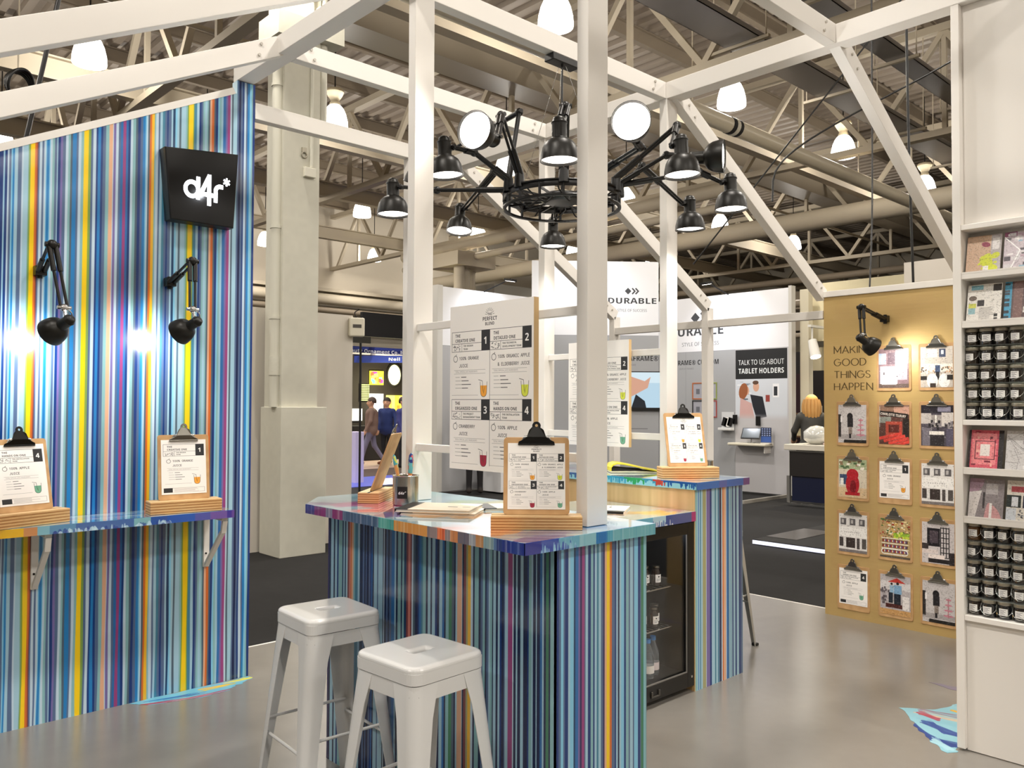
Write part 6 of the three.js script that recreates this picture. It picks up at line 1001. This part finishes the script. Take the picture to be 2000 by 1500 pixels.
// ---------------------------------------------------------------- dark booth right of the white one
{
  const t = thing('reception_desk', 'far dark reception desk with white top and lit edges', 'desk', [12.2, 0, -5.7]);
  obj('desk_top', [rbx(-0.05, 0.7, 0.86, 0.95, -1.0, 1.4, 0.01)], std(0xd6d0c2, 0.4), t); obj('front', [bx(0, 0.04, 0.45, 0.85, -0.93, 1.4)], std(0x1a1412, 0.5), t); obj('front', [bx(0.02, 0.06, 0.06, 0.45, -0.9, 1.4)], std(0x0a1230, 0.4), t);
  obj('edge_strip', [bx(-0.01, 0, 0.835, 0.85, -0.93, 1.4), bx(-0.02, 0.0, 0.0, 0.03, -0.95, 1.4)], M.chrome, t); obj('leg', [bx(0, 0.05, 0.03, 0.45, -0.98, -0.93)], std(0x8a8884, 0.4, 0.6), t);
  const p = thing('black_platform', 'low black platform edged with a white light strip', 'platform', [8.5, -0.03, -2.2]);
  obj('platform', [bx(0.012, 3.6, 0, 0.06, -2.88, 2.5)], M.blackMatt, p); obj('light_strip', [bx(0, 0.012, 0.01, 0.05, -2.88, 2.5)], new THREE.MeshStandardMaterial({ color: 0xffffff, emissive: 0xcfd8ff, emissiveIntensity: 0.8 }), p); obj('corner_plate', [bx(0.3, 1.2, 0.06, 0.066, -2.88, -2.5)], std(0x5a5756, 0.4, 0.4), p);
  const b = thing('dark_booth', 'dim booth with cream fascia and maroon backdrop between the white booth and the gold wall', 'booth');
  obj('fascia', [bx(13.9, 14.0, 2.7, 3.72, -7.2, -2.0)], std(0xe3d8b4, 0.6), b); obj('fascia', [bx(14.2, 14.3, 3.3, 3.75, -7.0, -2.0)], std(0xded3b0, 0.6), b);
  obj('post', [bx(13.6, 13.75, 0, 3.6, -7.18, -7.02)], std(0xcfc7b0, 0.5), b); obj('backdrop', [bx(16.4, 16.5, 0, 2.7, -10.5, -2)], std(0x170f0f, 0.8), b); obj('side_drape', [bx(15.4, 15.5, 0, 2.2, -8.6, -7.95)], std(0x2c0f18, 0.8), b);
  obj('sign_panel', [bx(14.3, 14.34, 2.2, 2.62, -7.35, -7.0)], std(0xc9bd9c, 0.6), b);
  for (let i = 0; i < 3; i++) { obj('rack', [bx(15.0, 15.3, 0.95 + i * 0.22, 0.98 + i * 0.22, -8.3, -7.2)], std(0x6b4a2c, 0.6), b); obj('rack_item', [bx(15.05, 15.25, 0.98 + i * 0.22, 1.12 + i * 0.22, -8.1 + i * 0.15, -7.9 + i * 0.15)], std([0xd9cba0, 0xb9956a, 0xe0d6c0][i], 0.6), b); }
  const sg = new THREE.Group(); sg.name = 'track_spot'; b.add(sg); obj('can', [rod(V(13.2, 2.66, -6.75), V(13.14, 2.38, -6.66), 0.07, 0.09, 18)], std(0xdedbd2, 0.4), sg); obj('lens', [rod(V(13.14, 2.385, -6.66), V(13.137, 2.37, -6.655), 0.082, 0.082, 18)], M.glow, sg); obj('stem', [rod(V(13.2, 2.66, -6.75), V(13.2, 2.9, -6.75), 0.015), bx(13.1, 13.9, 2.88, 2.92, -6.78, -6.72)], std(0xdedbd2, 0.4), sg);
  const s = new THREE.SpotLight(0xffedd0, 6, 0, 0.8, 0.6); s.position.set(13.13, 2.34, -6.645); s.target.position.set(12.9, 1, -6.2); s.castShadow = true; b.add(s, s.target);
  const g = thing('glass_bowl', 'clear wrapped bowl on the far reception desk', 'bowl', [12.45, 0.951, -6.3]); obj('bowl', [lathe([[0, 0], [0.12, 0.01], [0.2, 0.08], [0.2, 0.2], [0.1, 0.28], [0, 0.3]], 18)], std(0xcfcfc8, 0.15, 0.1, { clearcoat: 1 }), g); obj('napkin', [rbx(-0.1, 0.2, 0, 0.03, 0.15, 0.4, 0.01)], std(0xe6cfc4, 0.7), g);
}
tag(obj('header_panel', [bx(9.5, 9.56, 2.4, 3.16, -3.77, -1.0)], std(0xd2cbc0, 0.6)), 'plain pale booth panel showing above the right of the gold wall', 'panel');

// ---------------------------------------------------------------- cables in the roof
const cable = (label, pts, r) => tag(obj('hanging_cable', [pts.length > 2 ? tube(pts, r, pts.length * 8, 6) : rod(pts[0], pts[1], r, r, 8)], M.black), label, 'cable');
cable('black strap slanting down behind the left rafters', [V(2.7, 8.9, -8.2), V(1.963, 4.032, -9.023)], 0.022);
cable('black cable hanging straight down beside the white shelf unit', [V(7.14, 8.9, -2.81), V(7.16, 4.2, -2.8), V(7.224, 2.6, -2.792)], 0.011);
cable('thin black cable slanting up to the shelf unit behind the right rafters', [V(6.797, 3.4, -3.851), V(6.834, 3.72, -3.811), V(7.984, 4.699, -2.705)], 0.009);
cable('short black cable dropping behind the gold wall top', [V(6.7, 8.9, -2.9), V(6.569, 3.4, -2.847), V(6.42, 2.9, -2.79), V(6.266, 2.416, -2.743)], 0.007);
cable('thin black cable slanting across the gap right of the post behind the chandelier', [V(10.7, 8.9, -1.96), V(8.1, 3.2, -5.6)], 0.009);
{ const t = thing('cable_coil', 'coiled black cable with red plug hanging at upper left', 'cable', [2.142, 5.0, -10.19], 0.3); for (let i = 0; i < 4; i++) obj('loop', [new THREE.TorusGeometry(0.135 + i * 0.008, 0.016, 8, 36).rotateX(0.12 * i).rotateY(0.1 * i).translate(0, 0, i * 0.02)], M.black, t); obj('plug', [rod(V(0.14, -0.02, 0.03), V(0.15, -0.13, 0.04), 0.028)], std(0xb02a2a, 0.5), t); obj('hook', [rod(V(0, 0.15, 0), V(0, 1.6, 0), 0.008)], M.hallPaint, t); }

renderer.render(scene, camera);
